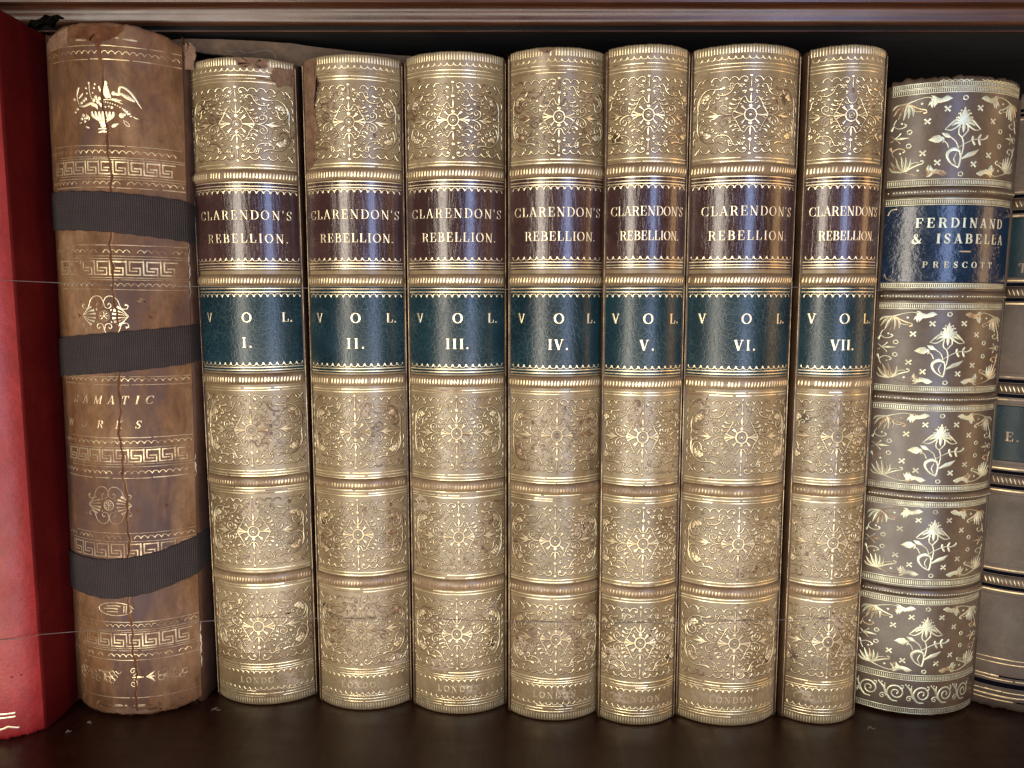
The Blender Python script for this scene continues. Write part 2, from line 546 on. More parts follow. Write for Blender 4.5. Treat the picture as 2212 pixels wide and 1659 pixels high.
# ---------------------------------------------------------- book bodies
class Spine:
    """rounded back of a book: arc half-chord a, depth g, height H; M(s, z, h) lies h proud of the leather"""
    def __init__(self, a, g, H):
        self.a, self.g, self.H = a, g, H
        self.R = (a * a + g * g) / (2 * g)
        self.sm = self.R * math.asin(a / self.R)

    def M(self, s, z, h):
        s = np.asarray(s, float)
        th = s / self.R
        r = self.R + h
        return np.stack([r * np.sin(th), self.R - r * np.cos(th), np.asarray(z, float) + 0 * s], -1)

    def skin(self, pb, mat=0, jag=.0, cap=1.0, seed=1, tailjag=.0, sag=0.):
        H = self.H
        lv = [(.0, -1.3 * cap), (.25, -.55 * cap), (.9, -.12 * cap), (1.8, 0)]
        z = 4.
        while z < H - 4:
            lv.append((z, 0)); z += 4.
        lv += [(H - 2.6, 0), (H - 1.2, -.05 * cap), (H - .4, -.35 * cap), (H, -1.2 * cap), (H - .1, -2.4 * cap), (H - 1.4, -3.4 * cap), (H - 6, -3.6 * cap)]
        s = np.linspace(-self.sm, self.sm, 49)
        r = random.Random(seed)
        ph = [r.uniform(0, 6.3) for _ in range(6)]
        jn = sum(np.sin(s * f + p) for f, p in zip((.35, .8, 1.7, 3.1, 5.3, 8.1), ph)) / 3.2
        rows, uv = [], []
        for z, h in lv:
            k = max(0., (z - (H - 8)) / 8.)
            kb = max(0., (4 - z) / 4.)
            zz = z + jag * k * jn + tailjag * kb * np.roll(jn, 9) - sag * k * np.abs(s / self.sm) ** 3 + sag * .6 * kb * np.abs(s / self.sm) ** 5
            rows.append(self.M(s, zz, h))
            uv.append(np.stack([s, zz], 1))
        pb.grid(np.array(rows), mat, np.array(uv))
        # the leather turns back into the joint at both sides
        for sg in (-1, 1):
            e = self.M(np.array([sg * self.sm] * 2), np.array([.9, H - 1.2]), 0)
            b = e.copy(); b[:, 1] += 3.0; b[:, 0] -= sg * .3
            q = np.stack([e[0], b[0], b[1], e[1]])
            pb.add(q, [[0, 1, 2, 3] if sg > 0 else [3, 2, 1, 0]], mat)

    def band(self, name, zc, hw, hh, mats, parent, dash=None, seed=0):
        """raised band over a sewing cord; dash = (pitch, length, width, slant, material index, keep)"""
        pb = PB()
        prof = lambda z: hh * np.sqrt(np.maximum(1 - ((np.asarray(z) - zc) / hw) ** 2, 0))
        s = np.linspace(-self.sm, self.sm, 41)
        fade = np.clip((self.sm - np.abs(s)) / 1.2, 0, 1) ** .5
        rows, uv = [], []
        for a in np.linspace(-math.pi / 2, math.pi / 2, 11):
            z = zc + hw * math.sin(a)
            rows.append(self.M(s, np.full_like(s, z), (hh * math.cos(a) + .012) * (.25 + .75 * fade)))
            uv.append(np.stack([s, np.full_like(s, z)], 1))
        pb.grid(np.array(rows), 0, np.array(uv))
        if dash:
            pitch, ln, w, sl, mi, keep = dash
            r = random.Random(seed)
            x = -self.sm + 1.2
            while x < self.sm - 1.0:
                if r.random() < keep:
                    zz = np.linspace(-ln / 2, ln / 2, 6)
                    d = r.uniform(-.06, .06)
                    ribbon(pb, self.M, np.stack([x + zz * sl + d, zc - .15 + zz + r.uniform(-.08, .08)], 1), np.array([.5, 1, 1, 1, 1, .5]) * w * r.uniform(.75, 1.1), mi, .03, .13, bulge=prof)
                x += pitch
        return pb.build(name, mats, parent)

    def label(self, name, z0, z1, mats, parent, paint, inset=.25, h=.16):
        pb = PB()
        s = np.linspace(-self.sm + inset, self.sm - inset, 49)
        zs = np.concatenate([[z0 - .06, z0], np.linspace(z0 + .3, z1 - .3, 12), [z1, z1 + .06]])
        hs = np.full(len(zs), h); hs[0] = hs[-1] = -.05
        rows = np.array([self.M(s, np.full_like(s, z), hh) for z, hh in zip(zs, hs)])
        uv = np.array([np.stack([s, np.full_like(s, z)], 1) for z in zs])
        pb.grid(rows, 0, uv)
        ML = lambda s, z, hh: self.M(s, z, np.asarray(hh) + h)
        paint(pb, ML)
        return pb.build(name, mats, parent)


def board_poly(x_in, x_out, y0, y1, r=1.4):
    """plan of a cover board, rounded at the joint; x_out is the outer face"""
    xs = sorted((x_in, x_out))
    w = xs[1] - xs[0]
    r = min(r, w / 2 - .01)
    p = []
    for a in np.linspace(math.pi, 1.5 * math.pi, 5):
        p.append((xs[0] + r + r * math.cos(a), y0 + r + r * math.sin(a)))
    for a in np.linspace(1.5 * math.pi, 2 * math.pi, 5):
        p.append((xs[1] - r + r * math.cos(a), y0 + r + r * math.sin(a)))
    p += [(xs[1], y1), (xs[0], y1)]
    return p


def boards_and_pages(root, sp, w, mat, depth=140, thick=2.5, hgt=None, gilt=None, front=None):
    H = hgt or sp.H
    yf = sp.g + .2 if front is None else front
    for sg in (-1, 1):
        pb = PB()
        xo = sg * w / 2
        pb.prism(board_poly(xo - sg * thick, xo, yf, yf + depth), .05, H - .6, .5)
        if gilt:
            x = xo - sg * .40
            zz = np.linspace(1.5, H - 2, 30)
            MB = lambda s, z, h: np.stack([s, yf + .0 * s - h - .02 + .25 * 0, z], -1)
            ribbon(pb, MB, np.stack([np.full_like(zz, x), zz], 1), .18, 1, 0.0, .05)
        pb.build('cover_board', [mat] + ([gilt] if gilt else []), root)
    pb = PB()
    xi = w / 2 - thick - .15
    pb.prism([(-xi, yf + 2), (xi, yf + 2), (xi, yf + depth - 3), (-xi, yf + depth - 3)], .3, H - 4)
    pb.build('page_block', M_PAGES, root, smooth=False)


def fillet(pb, sp, z, w=.32, mat=1, M=None, s0=None, s1=None, keep=1.0, seed=0, breaks=0):
    M = M or sp.M
    s0 = -sp.sm + .25 if s0 is None else s0
    s1 = sp.sm - .25 if s1 is None else s1
    r = random.Random(int(z * 97) + seed)
    if breaks == 0:
        s = np.linspace(s0, s1, 40)
        ribbon(pb, M, np.stack([s, np.full_like(s, z)], 1), w, mat, .03, .10)
        return
    x = s0
    while x < s1:
        L = r.uniform(3, 14)
        e = min(x + L, s1)
        s = np.linspace(x, e, max(3, int((e - x) / .8)))
        if len(s) > 1 and e - x > .4:
            zo = r.uniform(-.07, .07)
            ribbon(pb, M, np.stack([s, np.full_like(s, z + zo)], 1), w * r.uniform(.7, 1.15), mat if r.random() > breaks * .5 else mat + (1 if mat == 1 else 0), .03, .10)
        x = e + (r.uniform(.2, 1.2) if r.random() < breaks else .02)


def scallops(pb, sp, z, pitch, hgt, up, w=.3, mat=1, M=None, seed=0):
    """row of little arches with pointed cusps"""
    M = M or sp.M
    n = int((2 * sp.sm - 1.2) / pitch)
    x = -n * pitch / 2
    for i in range(n):
        k = np.linspace(0, 1, 9)
        arch = np.sin(k * math.pi) ** .42
        y = z + up * hgt * (1 - arch) * 1.0
        ribbon(pb, M, np.stack([x + k * pitch, y], 1), [w * 1.6, w * .75, w * .7, w * .75, w * 1.6], mat, .03, .12)
        x += pitch


def hatch(pb, sp, z0, z1, pitch, w, mat=1, M=None, seed=0, keep=1., skip=None):
    M = M or sp.M
    r = random.Random(seed)
    x = -sp.sm + .5
    while x < sp.sm - .4:
        if r.random() < keep and not (skip and skip(x)):
            zz = np.linspace(z0, z1, 5)
            a = lambda s, z, h: M(s, z, h - cap_drop(z, sp.H))
            ribbon(pb, a, np.stack([np.full_like(zz, x), zz], 1), w * r.uniform(.85, 1.1), mat, .03, .13)
        x += pitch


def cap_drop(z, H):
    z = np.asarray(z, float)
    return np.interp(z, [0, .25, .9, 1.8, H - 2.6, H - 1.2, H - .4, H], [1.3, .55, .12, 0, 0, .05, .35, 1.2])


# ---------------------------------------------------------- the arabesque stamped in the panels of the seven tan volumes
def arabesque():
    S = []
    def add(p, w, n=4):
        S.append((cr(p, n) if len(p) > 2 else cr(p, 5), w))
    def mir(p, w, n=4, x=True, y=True, yo=0.):
        p = np.asarray(p, float)
        for sx in ((1, -1) if x else (1,)):
            for sy in ((1, -1) if y else (1,)):
                add(np.stack([p[:, 0] * sx, p[:, 1] * sy + (yo if sy < 0 else 0)], 1), w, n)
    rf = random.Random(12)
    for k in range(26):     # filling dots
        x, y = rf.uniform(.7, 9.0), rf.uniform(.6, 5.2)
        for sx in (1, -1):
            for sy in (1, -1):
                S.append(dot((sx * x, sy * y), rf.uniform(.09, .15), 5))
    for x, y in ((1.6, 4.6), (3.5, 4.2), (4.6, 2.1), (7.9, .5), (6.4, 5.1), (3.4, .6)):
        mir(spiral((x, y), .36, 1.2, 1.0, 1, 9).tolist(), [.08, .12, .2], 1)
    S.append((np.vstack([ring((0, 0), 1.0, 20), ring((0, 0), 1.0, 20)[:1]]), .26))
    S.append(dot((0, 0), .22))
    S.append((np.vstack([ring((0, 0), .46, 12), ring((0, 0), .46, 12)[:1]]), .08))
    for y in (1.42, -1.36):
        S.append(dot((0, y), .34))
    for sx in (1, -1):
        add([(sx * 1.0, 0), (sx * 2.0, .0), (sx * 2.9, 0)], [.10, .22, .62])
        for sy in (1, -1):
            add([(sx * 1.05, sy * .05), (sx * 1.9, sy * .22), (sx * 2.75, sy * .62)], [.10, .2, .34])
            add([(sx * .78, sy * .68), (sx * 1.1, sy * 1.0), (sx * 1.5, sy * 1.38)], [.12, .3, .56])
            S.append(dot((sx * 1.15, sy * 2.1), .13))
    # lozenge frame, feathers, trident
    mir([(3.0, .02), (2.85, .35), (2.3, 1.1), (1.85, 1.95), (1.45, 2.6), (1.05, 2.9), (.78, 2.62), (.58, 2.2), (.28, 1.95), (0, 1.92)], [.10, .12, .14, .13, .13, .15, .2, .2, .16])
    mir([(1.45, 2.62), (1.9, 2.36), (2.4, 2.30), (2.95, 2.55)], [.06, .1, .14, .44])
    mir([(1.85, 1.95), (2.3, 1.66), (2.8, 1.62), (3.4, 1.92)], [.06, .1, .15, .48])
    mir([(2.3, 1.15), (2.7, .95), (3.1, .98), (3.5, 1.22)], [.06, .1, .14, .42])
    for sy in (1, -1):
        add([(0, sy * 1.9), (0, sy * 2.6), (0, sy * 3.4)], [.12, .44, .14])
        S.append(dot((0, sy * 3.98), .32))
        add([(0, sy * 4.35), (0, sy * 5.1), (0, sy * 5.85)], [.12, .22, .10])
        S.append(dot((0, sy * 6.25), .26))
        for sx in (1, -1):
            S.append(dot((sx * .95, sy * 3.8), .22))
            S.append(dot((sx * 2.65, sy * 3.55), .17))
            S.append(dot((sx * 3.95, sy * 2.7), .24))
            S.append(dot((sx * 5.7, sy * 1.2), .22))
            S.append(dot((sx * 5.0, sy * 2.35), .13))
            for k in range(5):
                a = np.array([2.75 - k * .5, (2.95 + k * .5)]); b = a + np.array([-.28, .28])
                add([(sx * a[0], sy * a[1]), (sx * b[0], sy * b[1])], .07)
    # side scrolls and tulip
    mir([(3.0, 0), (3.6, .02), (4.4, .25), (4.98, .75), (4.98, 1.35), (4.4, 1.65), (3.85, 1.3), (3.95, .85), (4.4, .8), (4.5, 1.15)], [.10, .13, .16, .17, .16, .15, .14, .12, .16])
    add([(4.7, 0), (5.6, 0), (6.4, 0), (7.5, 0)], [.1, .5, .5, .08]); add([(-4.7, 0), (-5.6, 0), (-6.4, 0), (-7.5, 0)], [.1, .5, .5, .08])
    mir([(5.4, .1), (6.0, .45), (6.75, .72)], [.4, .3, .08])
    # corners
    mir([(4.3, 4.5), (5.0, 4.25), (5.8, 4.25), (6.6, 4.35), (7.5, 4.1), (8.25, 3.3), (8.5, 2.3), (8.15, 1.35), (7.45, 1.1), (6.95, 1.5), (6.85, 2.1), (7.25, 2.4), (7.6, 2.0), (7.3, 1.75)], [.45, .2, .14, .13, .14, .16, .16, .14, .13, .12])
    mir([(5.8, 4.25), (6.0, 3.9), (6.3, 3.5)], [.1, .25, .06])
    for c, r in (((6.75, 3.15), .34), ((7.15, 3.38), .36), ((7.58, 3.25), .36), ((7.9, 2.85), .34), ((8.0, 2.42), .3), ((7.3, 2.92), .4)):
        for sx in (1, -1):
            for sy in (1, -1):
                S.append(dot((sx * c[0], sy * c[1]), r))
    mir([(6.85, 2.1), (6.55, 2.55), (6.1, 2.6), (5.85, 2.3), (6.1, 2.05), (6.3, 2.25)], [.13, .12, .12, .12, .18])
    mir([(8.45, 3.2), (8.85, 2.1), (8.75, 1.0), (8.8, .1)], [.1, .34, .22, .08])
    mir([(8.7, .9), (8.4, .75), (8.1, .5)], [.28, .2, .06])
    mir([(6.0, 3.85), (5.4, 3.35), (4.6, 3.2), (3.8, 3.35), (3.2, 3.8), (2.9, 4.4), (2.6, 4.85), (2.15, 4.95), (1.8, 4.65), (2.05, 4.4)], [.08, .12, .15, .16, .15, .14, .13, .13, .2])
    mir([(2.75, 4.7), (3.1, 5.05), (3.45, 4.9), (3.4, 4.55)], [.1, .13, .14, .22])
    mir([(5.6, 3.5), (5.1, 3.0), (5.35, 2.7), (5.6, 2.95)], [.08, .12, .14, .2])
    # scalloped border
    for sy in (1, -1):
        for sx in (1, -1):
            add([(sx * .95, sy * 5.35), (sx * .6, sy * 5.55), (sx * .75, sy * 5.95), (sx * 1.25, sy * 6.1), (sx * 1.75, sy * 5.9), (sx * 2.05, sy * 5.5)], [.3, .14, .16, .18, .16, .24])
            S.append(dot((sx * .95, sy * 5.42), .26))
            x = 2.05
            for k in range(4):
                add([(sx * x, sy * 5.5), (sx * (x + .35), sy * 5.95), (sx * (x + .78), sy * 6.05), (sx * (x + 1.2), sy * 5.9), (sx * (x + 1.5), sy * 5.5)], [.24, .14, .15, .14, .24], 3)
                x += 1.5
            add([(sx * 8.3, sy * 5.2), (sx * 8.7, sy * 5.6), (sx * 9.2, sy * 6.1)], [.1, .2, .3]); add([(sx * 8.3, sy * 6.0), (sx * 8.7, sy * 5.6), (sx * 9.1, sy * 5.0)], [.3, .16, .1])
            for k in range(3):
                y = .6 + k * 1.4
                add([(sx * 9.15, sy * y), (sx * 9.45, sy * (y + .3)), (sx * 9.5, sy * (y + .7)), (sx * 9.4, sy * (y + 1.1)), (sx * 9.15, sy * (y + 1.35))], [.16, .1, .1, .1, .16], 3)
    return S


ARAB = arabesque()


def stamp(pb, sp, motif, c, sx, sy, mats, wmul=1., M=None, smax=None, r=None, drop=.0, alt=.25, h1=.16, under=None):
    """lay a motif on the spine, cutting what would run over the joint"""
    M = M or sp.M
    smax = smax or sp.sm - .5
    for p, w in motif:
        q = np.stack([c[0] + p[:, 0] * sx, c[1] + p[:, 1] * sy], 1)
        ww = wid(w, len(q)) * (sx + sy) / 2 * wmul
        ok = np.abs(q[:, 0]) < smax
        if r and r.random() < drop:
            continue
        i = 0
        far = np.abs(q[:, 0]).mean() / smax
        mi = mats[1] if (r and r.random() < alt * (.4 + 1.2 * far)) else mats[0]
        while i < len(q):
            if ok[i]:
                j = i
                while j < len(q) and ok[j]:
                    j += 1
                if j - i >= 2:
                    if under is not None:
                        ribbon(pb, M, q[i:j] + np.array([.04, -.10]), np.maximum(ww[i:j], .16) + .38, under, .012, .02)  # wider dark ribbon, offset: emboss shadow and dirt painted beside the gilt
                    ribbon(pb, M, q[i:j], np.maximum(ww[i:j], .16), mi, .03, h1)
                i = j
            else:
                i += 1


def rough_outline(pts, amp, n=6, seed=0):
    r = random.Random(seed)
    p = np.asarray(pts, float)
    out = []
    for i in range(len(p)):
        a, b = p[i], p[(i + 1) % len(p)]
        for k in range(n):
            t = k / n
            out.append(a * (1 - t) + b * t + np.array([r.uniform(-amp, amp), r.uniform(-amp, amp)]))
    return np.array(out)


# ================================================================== the bookcase
case = empty('bookcase', (0, 300, 0), 'dark mahogany bookcase shelf holding the row of books, with moulded rail above', 'bookcase', kind='structure')


def child(pb, name, mats, smooth=False):
    o = pb.build(name, mats, case, smooth)
    o.location = tuple(-x for x in case.location)
    return o


pb = PB()     # shelf the books stand on, nosed front edge
prof = [(430, 0.)]
prof += [(206 - 8 * math.sin(a), -8 + 8 * math.cos(a)) for a in np.linspace(0, math.pi, 13)] + [(430, -16)]
prof = np.array(prof)
P = np.array([[(x, y, z) for y, z in prof] for x in np.linspace(-420, 420, 3)])
pb.grid(P, 0, flip=True)
child(pb, 'shelf', M_SHELF)
pb = PB()
pb.prism([(-420, 430.5), (420, 430.5), (420, 442), (-420, 442)], -16, 330)
child(pb, 'back_panel', M_SHADEWOOD)
# moulded rail of the shelf above: (depth, height) profile, bottom to top
ZU = 236.4


def arcp(cy, cz, r, a0, a1, n=9):
    return [(cy + r * math.cos(math.radians(a)), cz + r * math.sin(math.radians(a))) for a in np.linspace(a0, a1, n)]


rail = [(269.8, ZU + 6), (269.2, ZU + 5.8), (269.2, ZU + .3)]
rail += arcp(267.9, ZU + 1.75, 1.75, -80, -185, 14)
rail += [(265.9, ZU + 2.9)] + arcp(263.7, ZU + 3.2, 2.0, 0, 84, 8)
rail += [(263.7, ZU + 5.2), (263.0, ZU + 5.3), (262.6, ZU + 5.6), (262.6, ZU + 6.2), (263.1, ZU + 6.5), (265.0, ZU + 6.7), (265.0, ZU + 22), (269.8, ZU + 22)]
pb = PB()
prof = np.array(rail)
P = np.array([[(x, y, z) for y, z in prof] for x in np.linspace(-420, 420, 3)])
pb.grid(P, 0, flip=True)
o = child(pb, 'moulding', M_MOULD, True)
try:
    o.data.set_sharp_from_angle(angle=math.radians(40))
except Exception:
    pass

pb = PB()
pb.prism([(-420, 269.9), (420, 269.9), (420, 430), (-420, 430)], ZU + 1.5, ZU + 22)
pb.prism([(-420, 272.2), (420, 272.2), (420, 430), (-420, 430)], ZU - .15, ZU + 1.49)
child(pb, 'upper_shelf', M_SHADEWOOD)
pb = PB()
pb.prism([(-420, 271.9), (420, 271.9), (420, 273.0), (-420, 273.0)], ZU - .62, ZU - .16, .12)
child(pb, 'shelf_lip', M_MOULD)

# ================================================================== seven tan volumes
VOLS = [
    ('I.', -90.2, 262.3, 35.7, 'first'), ('II.', -53.2, 259.0, 32.6, ''), ('III.', -18.7, 256.2, 32.6, ''),
    ('IV.', 14.7, 252.0, 30.9, ''), ('V.', 43.4, 249.2, 25.8, ''), ('VI.', 75.0, 248.7, 34.2, ''), ('VII.', 107.1, 249.8, 24.6, '')]
VLAB = {
    'I.': 'tan gilt book titled VOL. I. with a ragged patch rubbed off its head',
    'II.': 'tan gilt book titled VOL. II. with leather worn brown at the upper left corner',
    'III.': 'tan gilt book titled VOL. III. below its maroon title label',
    'IV.': 'tan gilt book titled VOL. IV. with chipped gilding along its head cap',
    'V.': 'narrow tan gilt book titled VOL. V. on its blue label',
    'VI.': 'broad tan gilt book titled VOL. VI. between two narrow volumes',
    'VII.': 'narrow tan gilt book titled VOL. VII. beside the shorter dark floral book'}


def tan_volume(num, X, Y, w, seed):
    root = empty('leather_book', (X, Y, 0), VLAB[num], 'book', 'matching tan gilt volumes of one set')
    H = 225.
    a = w / 2 - 0.15
    g = .42 * a + .2
    sp = Spine(a, g, H)
    r = random.Random(seed)
    pb = PB()
    sp.skin(pb, 0, jag=.12, cap=1., seed=seed)
    # 0 leather, 1 gilt, 2 worn gilt, 3 rubbed leather
    skip = (lambda x: 0.5 < x < 10.5) if num == 'I.' else (lambda x: x < -sp.sm + 6.5) if num == 'II.' else (lambda x: -6 < x < -1.5 and r.random() < .6) if num == 'IV.' else None
    hatch(pb, sp, 222.0, 224.4, .94, .52, 1, seed=seed, skip=skip)
    scallops(pb, sp, 220.2, 2.1, .9, 1, .24, 1)
    for z in (219.0, 217.9, 216.9):
        fillet(pb, sp, z, .30, 1, breaks=.35, seed=seed)
    xs = min(max(sp.sm / 10.0, 1.80), 2.0)
    panels = [(203.4, 12.4), (100.6, 13.1), (64.5, 12.9), (29.8, 13.2)]
    for i, (c, half) in enumerate(panels):
        jx = r.uniform(-.5, .5)
        stamp(pb, sp, ARAB, (jx, c), xs, half / 6.55, (1, 2) if i == 0 else (4, 2), .85 if i == 0 else 1.08, r=r, drop=.012, alt=.22, h1=.17 if i == 0 else .26, under=5)
    for z in (190.2, 189.2, 115.3, 114.4, 86.3, 85.3, 84.4, 80.2, 79.1, 78.3, 50.9, 49.9, 45.0, 44.0, 15.6, 14.6, 13.8, 5.6, 4.6, 3.6):
        fillet(pb, sp, z, .34, 1, breaks=.3, seed=seed)
    scallops(pb, sp, 13.2, 2.1, .9, -1, .24, 1)
    scallops(pb, sp, 6.2, 2.1, .9, 1, .24, 1)
    text(pb, sp.M, 'LONDON', -7.6, 7.6, 8.6, 2.15, 4, wmul=1.0)
    hatch(pb, sp, .5, 3.0, .94, .5, 1, seed=seed + 5)
    # vertical gilt line beside each joint
    for sg in (-1, 1):
        zz = np.linspace(3, 222, 40)
        ribbon(pb, sp.M, np.stack([np.full_like(zz, sg * (sp.sm - .35)), zz], 1), .22, 2, .02, .09)
    if num == 'I.':
        patch(pb, sp.M, rough_outline([(.2, 223.9), (2.5, 221.2), (5, 222.2), (8, 220.7), (10.6, 222.0), (11, 223.9), (5, 224.2)], .4, 5, 3), 3, .19)
        patch(pb, sp.M, rough_outline([(11.5, 219), (13.5, 216), (sp.sm - .3, 217), (sp.sm - .3, 222.5), (12.6, 222)], .35, 5, 4), 3, .19)
        patch(pb, sp.M, rough_outline([(6.5, 218.3), (9, 218.5), (13.5, 217.8), (13, 217.4), (7, 217.6)], .2, 4, 5), 3, .19)
    if num == 'II.':
        patch(pb, sp.M, rough_outline([(-sp.sm + .2, 224.0), (-sp.sm + 6.4, 224.0), (-sp.sm + 6.2, 219), (-sp.sm + 8.2, 216.5), (-sp.sm + 6.4, 212), (-sp.sm + 5.8, 206), (-sp.sm + 7.2, 201), (-sp.sm + 5.0, 196), (-sp.sm + 3.6, 189), (-sp.sm + .2, 189)], .5, 5, 6), 3, .19)
    if num == 'IV.':
        patch(pb, sp.M, rough_outline([(-6.5, 224.2), (-5, 223.2), (-2.8, 222.8), (-1.2, 224.2)], .25, 5, 8), 3, .19)
    for k in range(5):     # paler places where the grain has been rubbed away at the foot and lower panels
        cx, cz = r.uniform(-sp.sm + 4, sp.sm - 4), (9.6, r.uniform(17, 26), r.uniform(30, 42), r.uniform(55, 76), r.uniform(88, 112))[k]
        rx, rz = (sp.sm * .95, 2.6) if k == 0 else (r.uniform(3.5, 9) * (1 if k < 2 else .5), r.uniform(1.6, 3.4) * 1.4)
        n_ = 14
        o = [(max(-sp.sm + .4, min(sp.sm - .4, cx + rx * math.cos(q) * r.uniform(.6, 1.25))), cz + rz * math.sin(q) * r.uniform(.6, 1.2)) for q in np.linspace(0, 2 * math.pi, n_, endpoint=False)]
        patch(pb, sp.M, rough_outline(o, .3, 3, seed * 77 + k), 6, .011)
    for k in range(2):     # darker rubbed hollows in the corners of the tooling
        cx, cz = r.choice((-1, 1)) * r.uniform(.55, .85) * sp.sm, r.choice((36, 24, 70, 59, 107, 95, 209, 197)) + r.uniform(-1, 1)
        o = [(max(-sp.sm + .3, min(sp.sm - .3, cx + 2.0 * math.cos(q) * r.uniform(.5, 1.2))), cz + 2.0 * math.sin(q) * r.uniform(.5, 1.2)) for q in np.linspace(0, 2 * math.pi, 10, endpoint=False)]
        patch(pb, sp.M, rough_outline(o, .25, 3, seed * 57 + k), 5, .010)
    for k in range(3):     # scattered scuffs
        cx, cz = r.uniform(-sp.sm + 3, sp.sm - 3), r.choice([r.uniform(3, 45), r.uniform(50, 115), r.uniform(190, 220)])
        L = r.uniform(.4, 1.1)
        patch(pb, sp.M, rough_outline([(cx - L, cz), (cx, cz - L * .6), (cx + L, cz + .1), (cx + .1, cz + L * .7)], .25, 3, seed * 31 + k), 3, .035)
    pb.build('spine', [M_CALF, M_GOLD, M_GOLDWORN, M_SUEDE, M_GOLDEMB, M_SHADE_STAIN, M_RUB], root)
    for k, zc in enumerate((186.7, 152.0, 118.3, 82.3, 47.5)):
        sp.band('raised_band', zc, 1.95, 1.15, [M_BAND, M_GOLD, M_GOLDWORN], root,
                (1.03, 1.75 if k < 3 else 1.5, .55, .12 if k != 1 else .2, 1 if k < 3 else 2, .97), seed * 7 + k)

    L = sp.sm - .6

    def paint_title(pb, M):
        for z, ww in ((184.4, .34), (183.2, .30), (182.3, .36), (157.7, .36), (156.7, .30), (155.9, .34)):
            fillet(pb, sp, z, ww, 1, M=M, s0=-L, s1=L)
        scallops(pb, sp, 181.8, 2.25, 1.0, -1, .28, 1, M=M)
        scallops(pb, sp, 158.4, 2.25, 1.0, 1, .28, 1, M=M)
        k = .93 if w < 33 else .86
        o = 1.2 if num == 'VI.' else .5
        text(pb, M, "CLARENDON'S", -L * k + o, L * k + (o if num in 'I.VI.' else .2), 172.2, 3.0, 1, wmul=.72)
        text(pb, M, 'REBELLION.', -L * .70 + .6, L * .80, 164.5, 2.95, 1, wmul=.78)
    sp.label('title_label', 155.3, 184.9, [M_MAROON, M_GOLDBRIGHT], root, paint_title)

    def paint_vol(pb, M):
        for z, ww in ((149.2, .32), (148.1, .36), (122.4, .36), (121.4, .32)):
            fillet(pb, sp, z, ww, 1, M=M, s0=-L, s1=L)
        scallops(pb, sp, 147.4, 2.25, 1.0, -1, .28, 1, M=M)
        scallops(pb, sp, 123.0, 2.25, 1.0, 1, .28, 1, M=M)
        e = L * .74
        letter(pb, M, 'V', -e - 1.2, 137.8, 3.2, 1)
        letter(pb, M, 'O', -.9, 137.8, 3.3, 1, 1.08)
        letter(pb, M, 'L', e - 2.0, 137.8, 3.2, 1)
        letter(pb, M, '.', e + .9, 137.8, 3.2, 1)
        wl = {'I.': 3.2, 'II.': 5.8, 'III.': 7.6, 'IV.': 6.6, 'V.': 4.6, 'VI.': 6.8, 'VII.': 7.6}[num]
        text(pb, M, num, -wl / 2 + .4, wl / 2 + .4, 129.2, 3.4, 1, wmul=1.05)
    sp.label('volume_label', 120.8, 149.8, [M_VOL, M_GOLDBRIGHT], root, paint_vol)
    boards_and_pages(root, sp, w + 1.3, M_BOARD, gilt=M_GOLDDULL, hgt=H - .3, front=sp.g - .4)
    return root


for i, (num, X, Y, w, _) in enumerate(VOLS):
    root_v = tan_volume(num, X, Y, w, 11 + i * 5)
    if num == 'I.':     # the first volume leans a hair to the left
        root_v.rotation_euler = (0, math.radians(-.3), 0)
        root_v.location.z += .0001


